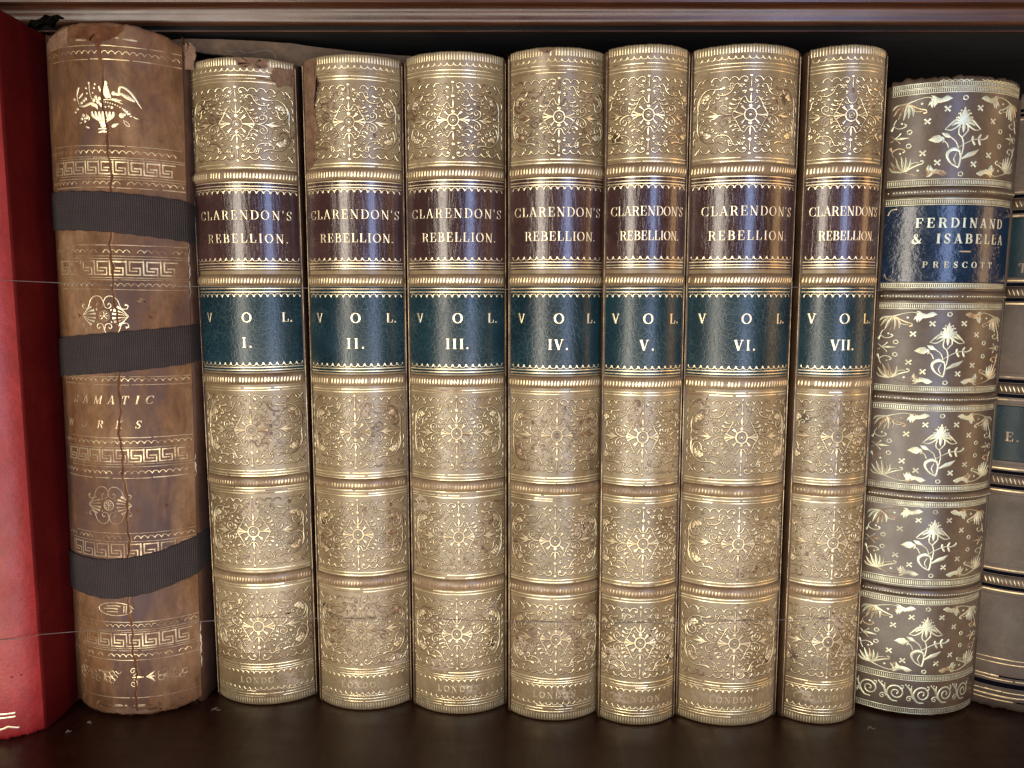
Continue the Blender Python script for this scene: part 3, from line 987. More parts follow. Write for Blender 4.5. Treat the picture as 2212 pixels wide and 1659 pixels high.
# ================================================================== the short brown book with gilt flowers
def flower_motif():
    S = []
    def add(p, w, n=4):
        S.append((cr(p, n) if len(p) > 2 else cr(p, 5), w))
    add([(-.03, -3.2), (.17, -1.7), (.02, -.7), (-.2, -.2)], .22)
    add([(-.2, -.2), (-.7, .3), (-.78, 1.0), (-.6, 1.7)], .22)
    add([(-.15, -.2), (.45, .5), (.78, 1.0), (.7, 1.8)], .24)
    for sx in (1, -1):
        add([(sx * .3, 2.4), (sx * 1.3, 2.75), (sx * 2.2, 2.0), (sx * 3.05, 1.15)], [.5, .34, .3, .12])
        add([(sx * 3.05, 1.15), (sx * 2.1, 1.0), (sx * 1.2, 1.5), (sx * .4, 2.2)], [.12, .22, .3, .5])
        add([(sx * .5, 2.3), (sx * 1.3, 2.2), (sx * 2.0, 1.7)], [.4, .5, .1])
    add([(0, 2.3), (0, 1.4), (0, .6)], [.5, .6, .08])
    for tp, ww in (((-1.05, 3.3), .4), ((-.75, 4.0), .5), ((-.25, 4.3), .55), ((.05, 4.9), .6), ((.35, 4.3), .55), ((.8, 4.0), .5), ((1.15, 3.3), .4)):
        add([(0, 2.3), (tp[0] * .6, 2.3 + (tp[1] - 2.3) * .55), tp], [.6, ww * 1.25, .14])
    for sx in (1, -1):
        for q in ((1.3, 3.1), (1.0, 3.8), (.62, 4.3)):
            S.append(dot((sx * q[0] + .05, q[1]), .17))
        add([(sx * .15, 2.1), (sx * .6, 2.7), (sx * .75, 3.2)], [.5, .5, .1])
    add([(-5.5, -.55), (-4.6, -.45), (-3.9, -.45), (-3.3, -.5)], [.08, 1.1, 1.3, .4])
    add([(-3.4, -.1), (-3.1, -.5), (-3.3, -1.1)], .22)
    add([(-3.2, -.7), (-2.6, -1.2), (-2.25, -2.0)], .2)
    add([(-3.45, .55), (-2.7, .15), (-1.8, -.3)], [.15, .75, .12])
    add([(-1.9, -.3), (-1.1, -1.0), (-.65, -2.1)], .18)
    add([(-.3, -2.6), (-1.3, -2.2), (-2.25, -2.7), (-2.35, -3.6), (-1.6, -4.7), (-.45, -5.35)], [.35, .6, .55, .4, .26, .3])
    add([(-.6, -2.3), (-.2, -3.3), (-.25, -4.4), (-.45, -5.3)], [.2, .3, .3, .3])
    add([(-.9, -2.9), (-1.3, -3.9), (-.9, -4.8)], [.14, .2, .14])
    add([(-.1, -3.9), (1.2, -3.2), (2.0, -2.9), (2.95, -2.25)], [.25, .75, .7, .1])
    add([(-.7, -2.0), (.3, -1.35), (1.5, -.75), (2.5, -.5), (3.6, -.55), (4.4, -.15), (4.5, .2)], [.14, .18, .2, .22, .25, .4, .3])
    for a, b in (((1.6, -.7), (1.75, .0)), ((1.7, -.75), (2.2, -1.5)), ((2.7, -.5), (3.2, .3)), ((2.8, -.55), (3.2, -1.5))):
        add([a, ((a[0] + b[0]) / 2, (a[1] + b[1]) / 2), b], [.2, .42, .3])
    return S


def corner_motif():
    S = []
    def add(p, w, n=4):
        S.append((cr(p, n) if len(p) > 2 else cr(p, 5), w))
    add([(2.3, 6.35), (3.0, 6.35), (3.8, 6.05), (4.6, 6.1), (5.3, 6.4)], [.15, .95, .7, .95, .4])
    add([(5.0, 6.2), (5.2, 5.5), (5.15, 4.8)], [.5, .6, .08])
    add([(4.6, 6.2), (4.9, 6.7), (5.4, 6.9)], [.5, .4, .1])
    add([(4.3, 6.1), (4.7, 5.6), (4.9, 4.9)], [.4, .55, .08])
    add([(4.8, 6.2), (5.4, 5.8), (5.75, 5.25)], [.4, .45, .08])
    add([(4.4, 6.2), (4.2, 5.8), (3.9, 5.6)], [.3, .35, .08])
    add([(4.9, 6.45), (6.0, 6.7), (7.4, 6.4), (8.8, 5.9)], [.2, .14, .14, .3])
    for tp, w, k in (((10.9, 5.0), .3, .5), ((10.7, 4.0), .34, .3), ((10.0, 3.3), .4, .15), ((9.2, 3.1), .36, 0), ((8.5, 3.3), .34, -.15), ((7.8, 3.6), .3, -.3)):
        b = np.array([8.8, 5.9]); e = np.array(tp); m = (b + e) / 2 + np.array([k, .25])
        add([b, m, e], [.3, w, .1])
        add([b + (-.15, -.1), m + (-.3, -.15), e], [.1, .12, .08])
    add([(8.5, 5.8), (7.4, 5.1), (6.6, 4.75), (6.0, 4.55), (5.95, 4.15), (6.35, 4.1)], [.3, .3, .28, .22, .25, .3])
    add([(8.0, 5.3), (7.7, 4.6), (7.0, 4.35), (6.5, 4.4)], [.15, .15, .14, .12])
    S.append(dot((6.65, 5.7), .22))
    add([(10.2, 3.3), (10.6, 2.4), (10.0, 1.8), (9.2, 1.8), (8.7, 2.2), (9.0, 2.45)], [.14, .18, .2, .2, .25, .3])
    add([(10.6, 2.2), (10.9, 1.6), (11.1, 1.2)], [.2, .5, .1])
    S.append(dot((9.4, 2.6), .2))
    return S


def mirrored(m, sx, sy):
    return [(p * np.array([sx, sy]), w) for p, w in m]


FLOWER = flower_motif()
CORNER = corner_motif()


def quatre(c, r=.42):
    return [(cr([(c[0] - r, c[1] - r), c, (c[0] + r, c[1] + r)], 3), [.34, .2, .34]), (cr([(c[0] - r, c[1] + r), c, (c[0] + r, c[1] - r)], 3), [.34, .2, .34])]


def star(c, r=.36):
    p = np.vstack([ring(c, r, 10), ring(c, r, 10)[:1]])
    return [(p, [.26, .12] * 5 + [.26])]


root = empty('leather_book', (144.3, 254.8, 0.25), 'short dark brown book titled FERDINAND & ISABELLA with gilt flowers in each panel', 'book')
root.rotation_euler = (0, math.radians(.65), 0)
H = 216.7
w = 43.6
sp = Spine(w / 2 - .7, 8.4, H)
pb = PB()
sp.skin(pb, 0, jag=.5, cap=1.1, seed=3, tailjag=.25)
rr = random.Random(5)
dcx = -1.2
# 0 leather 1 pale gilt 2 dull gilt


def dotted(pb, sp, z0, z1, mat=1, M=None):
    fillet(pb, sp, z0 + .15, .26, mat, M=M)
    fillet(pb, sp, z1 - .15, .26, mat, M=M)
    z = (z0 + z1) / 2
    x = -sp.sm + .5
    while x < sp.sm - .4:
        zz = np.linspace(z - (z1 - z0) * .27, z + (z1 - z0) * .27, 3)
        ribbon(pb, M or sp.M, np.stack([np.full_like(zz, x), zz], 1), .30, mat, .03, .1)
        x += .62


z = np.linspace(-sp.sm + 1, sp.sm - 1, 90)
keepz = [(z[i:j], ) for i, j in ((26, 47), (52, 86))]
for (q,) in keepz:
    ribbon(pb, sp.M, np.stack([q, 215.2 + .22 * np.sin(q * 3.6)], 1), .34, 1, -.02, .08)
for z0, z1 in ((213.2, 214.9), (211.4, 213.1), (182.1, 184.4), (176.0, 178.2), (149.0, 150.7), (142.0, 144.1), (114.3, 116.4), (108, 110), (80.5, 82.8), (75, 77), (47.1, 49.8), (40.6, 42.8), (12.9, 15.2), (.9, 3.0)):
    dotted(pb, sp, z0, z1)
for zt, zb in ((211.1, 184.6), (141.8, 116.6), (107.8, 83.0), (74.8, 50.0), (40.4, 15.4)):
    c = (zt + zb) / 2
    sy = (zt - zb) / 2 / 7.15
    xs = 2.02
    stamp(pb, sp, FLOWER, (dcx, c - .1), 1.86, sy, (1, 1), 1.02, r=rr, alt=0, h1=.2)
    for sx in (1, -1):
        for s2 in (1, -1):
            stamp(pb, sp, mirrored(CORNER, sx, s2), (dcx + .6, c), xs, sy, (1, 2), .95, r=rr, alt=.2, h1=.2)
        fin = [(cr([(sx * 8.0, 0), (sx * 9.2, 0), (sx * 10.0, 0)], 4), [.08, .42, .2]), (cr([(sx * 10.2, 0), (sx * 9.6, .5), (sx * 9.3, .95)], 4), [.14, .16, .26]),
               (cr([(sx * 10.2, 0), (sx * 9.6, -.5), (sx * 9.3, -.95)], 4), [.14, .16, .26]), (ring((sx * 10.8, 0), .5, 12), .12)]
        stamp(pb, sp, fin, (dcx + .3, c), xs, sy, (1, 2), 1., r=rr, alt=.2)
    marks = []
    for q in ((-2.6, 4.6), (2.5, 4.7), (-5.4, 2.6), (5.0, 2.6), (-5.8, -2.8), (4.6, -3.2), (-3.6, -4.5), (2.0, -4.8)):
        marks += quatre(q)
    for q in ((0, 6.4), (0, -6.5), (-7.9, 1.0), (-7.9, -1.4), (6.8, 1.0), (6.8, -1.5)):
        marks += star(q)
    stamp(pb, sp, marks, (dcx, c), xs, sy, (1, 1), 1., r=rr, alt=0)
# running scroll at the foot
fr = []
for k in range(-2, 3):
    cx = dcx + k * 8.6
    fr.append((spiral((cx, 8.1), 3.0, 1.75, math.radians(200), -1, 26), [.5, .6, .5, .45, .4, .7]))
    fr.append((cr([(cx - 5.8, 11.4), (cx - 4.0, 9.5), (cx - 2.9, 7.0), (cx - 1.4, 5.2), (cx + .6, 5.0)], 5), [.3, .7, .8, .6, .4]))
    fr.append((spiral((cx - 4.2, 6.2), 1.25, 1.3, math.radians(10), 1, 14), [.4, .4, .35, .6]))
    fr.append((cr([(cx - 3.5, 8.2), (cx - 3.7, 9.8), (cx - 3.6, 11.2)], 4), [.5, .55, .2]))
    fr.append((cr([(cx + 1.2, 9.6), (cx + 2.2, 10.0), (cx + 2.2, 10.9), (cx + 1.5, 10.9)], 4), [.3, .4, .4, .5]))
    fr.append(dot((cx - 4.6, 11.2), .3)); fr.append(dot((cx + 3.0, 11.4), .25))
stamp(pb, sp, fr, (0, 0), 1, 1, (1, 2), 1., r=rr, alt=.05, h1=.2)
pb.build('spine', [M_FIL, M_GOLDPALE, M_GOLDWORN], root)
for k, zc in enumerate((180.3, 146.5, 112.3, 78.8, 44.8)):
    sp.band('raised_band', zc, 1.7, 1.2, [M_FIL, M_GOLDPALE], root, (.85, .42, .5, 0, 1, .95), 40 + k)


def paint_fi(pb, M):
    text(pb, M, 'FERDINAND', -13.6, 17.0, 168.7, 3.1, 1, wmul=1.15)
    text(pb, M, '& ISABELLA', -14.4, 18.0, 163.6, 3.1, 1, wmul=1.15)
    text(pb, M, 'PRESCOTT', -10.8, 13.0, 155.7, 2.0, 1, wmul=1.25)
    s = np.linspace(.2, 4.0, 6)
    ribbon(pb, M, np.stack([s, np.full_like(s, 161.0)], 1), .45, 2, .03, .09)
    L = sp.sm - .8
    for sx in (1, -1):
        for zc, sg in ((175.0, -1), (151.6, 1)):
            ribbon(pb, M, cr([(sx * (L - 3.2), zc), (sx * (L - 1.4), zc + sg * .3), (sx * (L - .4), zc + sg * 2.0)], 4), [.5, .25, .5], 2, .03, .09)
    r = random.Random(9)
    for k in range(34):
        x, zz = r.uniform(13.5, 17.5), r.uniform(152.5, 175.0)
        p, ww = dot((x, zz), r.uniform(.12, .32), 5)
        ribbon(pb, M, p, ww, 2, .02, .06)


sp.label('title_label', 150.9, 175.9, [M_NAVY, M_GOLDPALE, M_GOLDWORN], root, paint_fi)
boards_and_pages(root, sp, w, M_FIL, thick=1.9, hgt=H - 1)

# ================================================================== plain banded book running out of the picture
root = empty('leather_book', (186.9, 256.2, 0.25), 'plain dull brown book with black ringed bands and dark teal labels beside the floral book', 'book')
root.rotation_euler = (0, math.radians(.7), 0)
H = 213.0
w = 42.
sp = Spine(w / 2 - .8, 8.0, H)
pb = PB()
sp.skin(pb, 0, jag=.5, seed=17, tailjag=.5)
# 0 leather 1 dull gilt 2 black
BZ = (176.9, 147.2, 115.6, 84.5, 49.5 - 6)
BZ = (177.0, 147.6, 114.8, 83.0, 47.2)


def ringband(z, w):
    s = np.linspace(-sp.sm + .1, sp.sm - .1, 40)
    ribbon(pb, sp.M, np.stack([s, np.full_like(s, z)], 1), w, 2, .02, .07)


for zc in BZ:
    for d in (1, -1):
        ringband(zc + d * 2.55, 1.2)
        fillet(pb, sp, zc + d * 3.9, .5, 1)
        fillet(pb, sp, zc + d * 5.3, .22, 3)
for zz in (207.5, 206.0):
    ringband(zz, 1.0)
fillet(pb, sp, 204.6, .4, 1); fillet(pb, sp, 202.8, .25, 3)
ringband(9.2, 1.7)
for zz, ww, mi in ((20.8, .3, 3), (18.6, .45, 1), (17.0, .45, 1), (13.2, .3, 3), (12.2, .5, 1), (11.0, .4, 1), (6.6, .5, 1), (4.9, .6, 1), (3.4, .5, 1)):
    fillet(pb, sp, zz, ww, mi, breaks=.3)
pb.build('spine', [M_RBL, M_GOLDDULL, M_BLACKL, M_DWBOARD], root)
for k, zc in enumerate(BZ):
    sp.band('raised_band', zc, 1.75, 1.0, [M_RBL, M_GOLDWORN], root, (1.2, 2.0, .34, -.35, 1, .97), 60 + k)


def paint_r1(pb, M):
    text(pb, M, 'THE', -19.2, -9.5, 154.2, 3.0, 1, wmul=1.1)


def paint_r2(pb, M):
    text(pb, M, 'E.', -18.9, -14.9, 96.6, 3.2, 1, wmul=1.1)


sp.label('title_label', 152.6, 172.4, [M_TEAL, M_GOLDDULL], root, paint_r1)
sp.label('author_label', 89.6, 108.8, [M_TEAL, M_GOLDDULL], root, paint_r2)
boards_and_pages(root, sp, w, M_RBL, thick=1.9, hgt=H - 1)


# ================================================================== battered calf book tied with grey tape
root = empty('leather_book', (-134.9, 254.8, 0.4), 'battered brown calf book with Greek key bands and a cracked spine, tied with tape', 'book')
DWX, DWY = -134.9, 254.8
DW_LEAN = (0, math.radians(.88), 0)
root.rotation_euler = DW_LEAN
H = 233.0
w = 46.0
DW = sp = Spine(22.4, 9.6, H)
pb = PB()
sp.skin(pb, 0, jag=.28, cap=1.25, seed=23, tailjag=.3, sag=4.0)
rr = random.Random(41)
# 0 leather 1 worn gilt 2 gilt 3 crack 4 rubbed


def wavy(z, amp=.6, pitch=2.15, s0=None, s1=None, mat=1, w=.24):
    s0 = s0 if s0 is not None else -sp.sm + 2
    s1 = s1 if s1 is not None else sp.sm - 1
    x = s0
    while x < s1:
        if rr.random() < .9:
            k = np.linspace(0, 1, 9)
            ribbon(pb, sp.M, np.stack([x + k * pitch, z + amp * (np.abs(np.sin(k * math.pi)) ** .8 * 1.6 - .8)], 1), [w * 1.3, w, w * .9, w, w * 1.3], mat, .02, .10)
        x += pitch


def greek(z0, z1, s0=None, s1=None):
    h = z1 - z0
    pw = h * 1.14
    s0 = -20.5 if s0 is None else s0
    x = s0
    s1 = s1 if s1 is not None else sp.sm - 1
    while x + pw < s1:
        f = min(1, max(0, 1 - abs(x + pw / 2) / 24))
        mi = 2 if rr.random() < .25 + .75 * f else 1
        for path in ([(0, 1), (0, .04), (.80, .04), (.80, .52), (.40, .52)], [(1.0, .96), (.20, .96), (.20, .30), (.60, .30)], [(.60, .30), (.60, .28)]):
            q = []
            for a, b in zip(path[:-1], path[1:]):
                for k in np.linspace(0, 1, 5)[:-1]:
                    q.append((x + (a[0] + (b[0] - a[0]) * k) * pw, z0 + (a[1] + (b[1] - a[1]) * k) * h))
            q.append((x + path[-1][0] * pw, z0 + path[-1][1] * h))
            q = np.array(q)
            # straight pieces so that corners stay square
            st = np.array([(x + a * pw, z0 + b * h) for a, b in path])
            for a, b in zip(st[:-1], st[1:]):
                L = np.linalg.norm(b - a)
                if L < .2:
                    continue
                d = (b - a) / L * .21
                kk = np.linspace(0, 1, 6)[:, None]
                ribbon(pb, sp.M, (a - d) * (1 - kk) + (b + d) * kk, .44, mi, .02, .09)
        x += pw


def keyband(za, zb, zc, zd, ze, zf, zg, zh):
    """outer line, wave, line pair, key, line pair, wave, outer line (top to bottom)"""
    pass


for z, b in ((225.6, .5), (221.4, .25), (194.6, .4), (191.0, .4), (190.3, .4), (184.9, .4), (184.1, .4), (181.4, .35),
             (163.0, .3), (159.4, .3), (158.6, .3), (152.4, .3), (151.7, .3), (148.5, .3), (118.6 - 1.7, .3), (119.6, .6), (99.0, .3),
             (95.6, .3), (89.9, .3), (89.0, .3), (85.1, .3), (65.9, .4), (63.0, .5), (34.3, .4), (31.5, .4), (30.8, .5), (24.8, .4), (24.0, .4), (20.6, .4), (6.8, .7)):
    fillet(pb, sp, z, .36 if z in (221.4, 181.4, 163.0, 99.0, 85.1, 34.3) else .24, 1 if z > 200 else 2, breaks=b, s0=-sp.sm + 3 + rr.uniform(0, 5), seed=3)
for z in (223.6, 192.7, 182.9, 161.0, 150.1, 118.6, 97.4, 87.1, 64.5, 33.0, 22.3):
    wavy(z)
for z0, z1 in ((185.6, 189.7), (153.2, 157.8), (90.6, 94.9), (57.4, 62.2), (25.4, 30.1)):
    greek(z0, z1)


def lay(motif, c, u, mats=(2, 1), alt=.2, wm=1., M=None):
    stamp(pb, sp, motif, c, u, u, mats, wm, r=rr, alt=alt, h1=.13, M=M)


def basket():
    S = []
    def add(p, w, n=4):
        S.append((cr(p, n) if len(p) > 2 else cr(p, 5), w))
    for i, x in enumerate((-3.1, -2.2, -1.3, -.45, .4, 1.25, 2.1)):
        xb = -.4 + (x + .5) * .36
        add([(x, -.75), (x * .96 - .02, -1.6), ((x + xb) / 2, -2.3), (xb, -2.95)], [.45, .7, .55, .3])
    add([(-1.3, -3.2), (-.4, -3.2), (.55, -3.2)], .5)
    add([(-.4, -3.4), (-.4, -3.8), (-.4, -4.3)], [1.5, 1.35, 1.3])
    add([(-1.6, -4.8), (-.4, -4.6), (.8, -4.8)], [.2, .5, .2]); add([(-1.6, -5.6), (-.4, -5.3), (.95, -5.6)], [.3, .5, .3])
    S.append(dot((.5, 5.9), .5))
    add([(.45, 5.4), (.55, 4.2), (.75, 3.2), (1.0, 2.4)], [.8, 1.4, 1.5, .8])
    add([(1.1, 3.6), (1.4, 2.9), (1.6, 2.2)], [.6, .6, .15])
    add([(-1.15, 5.1), (-.75, 3.9), (-.1, 2.7)], [.45, .55, .2])
    S.append(dot((2.3, 3.55), .5))
    add([(2.6, 3.5), (3.4, 3.4), (4.4, 3.6)], [.6, .7, .4])
    add([(3.6, 3.3), (3.55, 4.4), (3.9, 5.1), (5.0, 4.9), (6.2, 3.8), (7.2, 2.4), (8.4, .4)], [.5, .5, .45, .5, .45, .4, .12])
    add([(4.2, 3.4), (5.2, 2.9), (6.3, 2.3), (7.0, 1.9)], [.5, 1.0, .7, .2])
    add([(1.9, 2.3), (2.8, 2.0), (4.0, 2.0)], [.3, .8, .2])
    add([(-.6, 1.9), (.8, 2.1), (2.4, 1.9), (4.2, 1.2)], .22)
    for k in range(12):
        t = k / 11
        x = -.2 + t * 6.0
        S.append(dot((x, 1.55 - .1 * x - .055 * x * x), .17))
    for c, q in (((-1.95, 2.6), .4), ((-1.1, 2.3), .42), ((-2.5, 1.9), .42), ((-1.55, 1.6), .45), ((-1.8, 2.15), .25), ((-2.3, 4.7), .28), ((-2.1, 5.6), .26), ((-4.4, 4.7), .28),
                 ((-3.6, 5.9), .26), ((-4.2, 3.5), .26), ((-2.7, 3.6), .22), ((-5.2, 1.8), .4), ((-5.8, 1.3), .36), ((-4.6, 2.2), .4), ((-7.8, 2.2), .4), ((-7.0, -.1), .4), ((-7.6, -.8), .3),
                 ((-5.4, -1.6), .42), ((-5.8, -2.4), .36), ((-4.6, -2.2), .42), ((-5.0, -3.0), .34), ((-5.1, -2.3), .24), ((3.9, -1.5), .6), ((4.6, -1.2), .3), ((.3, .4), .2), ((1.1, .5), .2), ((1.8, .3), .3), ((5.6, -1.0), .3), ((5.95, -1.5), .22)):
        S.append(dot(c, q))
    add([(-3.5, 5.6), (-3.5, 4.4), (-3.3, 3.2), (-2.9, 2.0)], .16)
    add([(-6.3, 4.9), (-6.8, 4.0), (-6.9, 3.0)], [.3, .6, .15]); add([(-5.2, 3.5), (-5.8, 3.0), (-6.4, 2.3)], [.15, .5, .1])
    add([(-6.9, 3.0), (-6.7, 1.8), (-6.3, .8)], .14)
    add([(-3.0, 1.0), (-2.0, .5), (-1.6, -.3)], [.9, .8, .1]); add([(-1.2, 1.2), (-.6, .6), (-.3, .1)], [.6, .8, .2])
    add([(-6.4, .6), (-5.2, .5), (-4.0, .9), (-3.0, 1.3)], [.2, .5, .6, .5])
    add([(-6.6, -3.3), (-6.2, -3.35), (-5.8, -3.3)], [.1, .35, .1]); add([(-4.9, -4.2), (-4.4, -4.4), (-3.8, -4.6)], [.1, .5, .2])
    add([(-4.6, -1.4), (-3.9, -2.2), (-3.9, -2.8)], [.3, .5, .1]); add([(1.6, -4.2), (2.2, -3.9), (3.1, -3.4)], [.5, .8, .2])
    add([(4.2, -2.6), (5.1, -3.0), (5.6, -3.9), (4.8, -3.7), (4.3, -2.9)], .18)
    add([(4.4, .0), (5.0, -.5), (5.3, -1.4)], [.5, .5, .1]); add([(6.4, -1.6), (7.0, -1.9), (7.6, -2.1)], [.1, .3, .08])
    return S


def anthemion():
    S = []
    def add(p, w, n=4):
        S.append((cr(p, n) if len(p) > 2 else cr(p, 5), w))
    S.append((np.vstack([ring((0, 0), .38, 16), ring((0, 0), .38, 16)[:1]]), .10))
    S.append(dot((0, 0), .09))
    for k in range(8):
        a = k * math.pi / 4
        add([(.12 * math.cos(a), .12 * math.sin(a)), (.3 * math.cos(a), .3 * math.sin(a))], [.05, .10])
    for sx in (1, -1):
        for sy in (1, -1):
            add([(0, sy * 1.0), (sx * .2, sy * 1.34), (sx * .6, sy * 1.42), (sx * 1.0, sy * 1.15), (sx * 1.22, sy * .62), (sx * 1.72, 0)], .055)
            add([(0, sy * 1.0), (sx * .12, sy * .62), (sx * .4, sy * .55), (sx * .55, sy * .75), (sx * .42, sy * .92), (sx * .32, sy * .78)], .055)
            add([(sx * 1.65, sy * .05), (sx * 1.1, sy * .12), (sx * .62, sy * .16)], [.03, .06, .16])
            add([(sx * 1.65, sy * .05), (sx * 1.2, sy * .3), (sx * .72, sy * .42)], [.03, .07, .2])
            add([(sx * 1.65, sy * .08), (sx * 1.3, sy * .45), (sx * .98, sy * .68)], [.03, .07, .2])
            add([(sx * 1.25, sy * .55), (sx * 1.6, sy * .5), (sx * 1.72, sy * .75), (sx * 1.52, sy * .82)], [.05, .05, .06, .14])
            add([(sx * .5, sy * .38), (sx * .58, sy * .5)], .07)
    return S


lay(basket(), (.9, 206.2), 1.34, (6, 6), 0., 1.)
lay(anthemion(), (-2.1, 139.8), 4.6, (6, 2), .3, 1.)
lay(anthemion(), (-3.3, 75.6), 4.5, (2, 1), .25, 1.)
text(pb, sp.M, 'RAMATIC', -16.5, 12.2, 110.4, 2.8, 1, slant=.25, wmul=.95)
text(pb, sp.M, 'WORKS', -20.5, 8.2, 102.1, 2.7, 1, slant=.25, wmul=.95)
# rubbed oval crest and floral border low on the back
crest = [(np.vstack([ring((0, 0), 6.2, 24, 2.3)]), .3), (cr([(-3, 1), (0, 1.2), (2, 1)], 4), .4), (cr([(-4, 0), (-1, .2), (1, 0)], 4), .4), (cr([(-3, -1), (0, -.9), (1, -1)], 4), .35)]
crest += [(cr([(3 + k * .8, -1.2), (3.2 + k * .8, 1.3)], 3), .35) for k in range(4)]
stamp(pb, sp, crest, (-2.6, 39.0), 1, 1, (1, 1), 1., r=rr)
fl = []
for cx in (-17.5, -11, -5.2, 13, 18.2):
    for k in range(5):
        a = k * 2 * math.pi / 5
        fl.append((np.vstack([ring((cx + 1.5 * math.cos(a), 14.3 + 1.4 * math.sin(a)), .95, 10)]), .2))
    fl.append(dot((cx, 14.3), .5))
fl += [(spiral((2.8, 16.6), 1.5, 1.4, -1.5, 1), .3), (spiral((2.8, 12.0), 1.5, 1.4, 1.5, -1), .3), (cr([(2.4, 14.3), (4.2, 14.3), (6.2, 14.3)], 4), [.2, .9, .2]),
       (cr([(7.0, 14.3), (8.6, 15.0), (9.8, 16.2)], 4), [.2, .8, .2]), (cr([(7.0, 14.3), (8.6, 13.6), (9.8, 12.4)], 4), [.2, .8, .2]), (cr([(7.0, 14.3), (8.8, 14.3), (10, 14.3)], 4), [.2, .6, .2])]
for cx in (-14.2, -8.1, -2.2, 15.6):
    fl += [(cr([(cx, 12.6), (cx + .4, 14.3), (cx, 16)], 4), [.2, .7, .2]), (cr([(cx - 1.2, 16.6), (cx, 15.6), (cx + 1.2, 16.6)], 4), [.2, .35, .2])]
stamp(pb, sp, fl, (0, 0), 1, 1, (1, 1), 1., r=rr, drop=.08)
for a, b in ((-4.2, -1.2), (-.6, .3), (2.6, 6.4)):
    s = np.linspace(a, b, 6)
    ribbon(pb, sp.M, np.stack([s, 3.9 + 0 * s], 1), [.5, .9, .9, .5], 2, .02, .09)
for a, b, z in ((5.2, 6.4, 228.4), (7.2, 11.6, 228.3), (-8, -4, 227.0)):
    s = np.linspace(a, b, 6)
    ribbon(pb, sp.M, np.stack([s, z - .05 * s], 1), [.3, .7, .6, .3], 2 if a > 0 else 1, .02, .09)
# the long crack down the middle of the back
cz = np.linspace(2, 231, 150)
cs = 1.6 + .55 * np.sin(cz * .11) + .35 * np.sin(cz * .41 + 1) + .22 * np.sin(cz * 1.3)
cs = cs + np.interp(cz, [0, 100, 190, 222, 232], [1.6, .6, -.2, -.6, -3.0])
ribbon(pb, sp.M, np.stack([cs + .12, cz], 1), .95 + .5 * np.abs(np.sin(cz * .31 + 1)), 5, .03, .034)
ribbon(pb, sp.M, np.stack([cs, cz], 1), .46 + .45 * np.abs(np.sin(cz * .23)) * np.abs(np.sin(cz * .61 + 2)) + np.interp(cz, [0, 215, 232], [0, 0, 1.1]), 3, .15, .17)
cs2 = cs + 1.3 + .5 * np.sin(cz * .5)
ribbon(pb, sp.M, np.stack([cs2, cz], 1)[8:30], .2, 3, .03, .045)
# rubbed and torn head, bumped foot
Mcap = lambda s, z, h: sp.M(s, np.asarray(z) - np.clip((np.asarray(z) - 225) / 8, 0, 1) * 4.0 * np.abs(np.asarray(s) / sp.sm) ** 3, h - 1.25 * cap_drop(z, sp.H))
patch(pb, Mcap, rough_outline([(-10.5, 232.4), (-10.3, 228.2), (-4, 227.6), (-1, 226.0), (2, 227.0), (5.6, 228.6), (8, 231), (7.6, 232.6), (-2, 232.6)], .35, 5, 12), 3, .12)
patch(pb, Mcap, rough_outline([(-sp.sm + 1, 231), (-11, 232), (-11, 225.8), (-sp.sm + 1, 225)], .3, 5, 13), 4, .06)
patch(pb, sp.M, rough_outline([(-20, 3.0), (-8, 1.4), (0, 1.0), (10, 1.4), (19, 3.0), (18, 5.6), (8, 3.4), (-6, 3.6), (-18, 6.2)], .5, 5, 14), 4, .04)
for k in range(16):
    cx, c_z = rr.uniform(-19, 20), rr.choice([rr.uniform(4, 42), rr.uniform(65, 118), rr.uniform(134, 163), rr.uniform(182, 224)])
    L = rr.uniform(.5, 1.6)
    patch(pb, sp.M, rough_outline([(cx - L, c_z), (cx, c_z - L * .5), (cx + L, c_z), (cx, c_z + L * .7)], .35, 3, 400 + k), 4, .03)
# ink-dark bruises on the right of each ornament
for cx, c_z in ((12.5, 139.6), (8.0, 139.9), (-11.5, 139.8), (15.5, 75.0), (6.5, 74.0)):
    ribbon(pb, sp.M, cr([(cx - .7, c_z + .6), (cx, c_z), (cx + 1.0, c_z - .1)], 4), [.25, .7, .1], 3, .02, .04)
    ribbon(pb, sp.M, cr([(cx - .7, c_z - .8), (cx + .2, c_z - .2)], 4), [.2, .4], 3, .02, .04)
pb.build('spine', [M_DWL, M_GOLDWORN, M_GOLDDW, M_CRACK, M_SUEDE, M_SUEDE, M_GOLDBASK], root)
# boards: the right-hand joint is split and shows torn paper
for sg in (-1, 1):
    pb = PB()
    xo = sg * w / 2
    pb.prism(board_poly(xo - sg * 2.6, xo, sp.g + .6, sp.g + 142), .1, H - (5.5 if sg > 0 else 1.2), .6)
    pb.build('cover_board', M_DWBOARD, root)
pb = PB()
pb.prism([(-20, 12), (20, 12), (20, 146), (-20, 146)], .3, H - 6)
pb.build('page_block', M_PAGES, root, False)
pb = PB()
for z0, z1, wd in ((146, 165, .35), (84, 92, .7), (13, 31, .75)):
    pb = PB()
    zz = np.linspace(z0, z1, 30)
    x = 22.55 + .16 * np.sin(zz * .9) + .12 * np.sin(zz * 2.3)
    MB = lambda s, z, h: np.stack([s, 9.9 - h + 0 * s, z], -1)
    ribbon(pb, MB, np.stack([x, zz], 1), wd * (.35 + .65 * np.abs(np.sin(zz * .7))) * np.sin(np.linspace(.1, math.pi - .1, 30)), 0, 0, .25)
    pb.build('torn_joint', M_TORN, root)
pb = PB()     # frayed flap of leather standing up at the head of the right joint
MB = lambda s, z, h: np.stack([s, 10.5 - h + .15 * (s - 20) + 0 * z, z], -1)
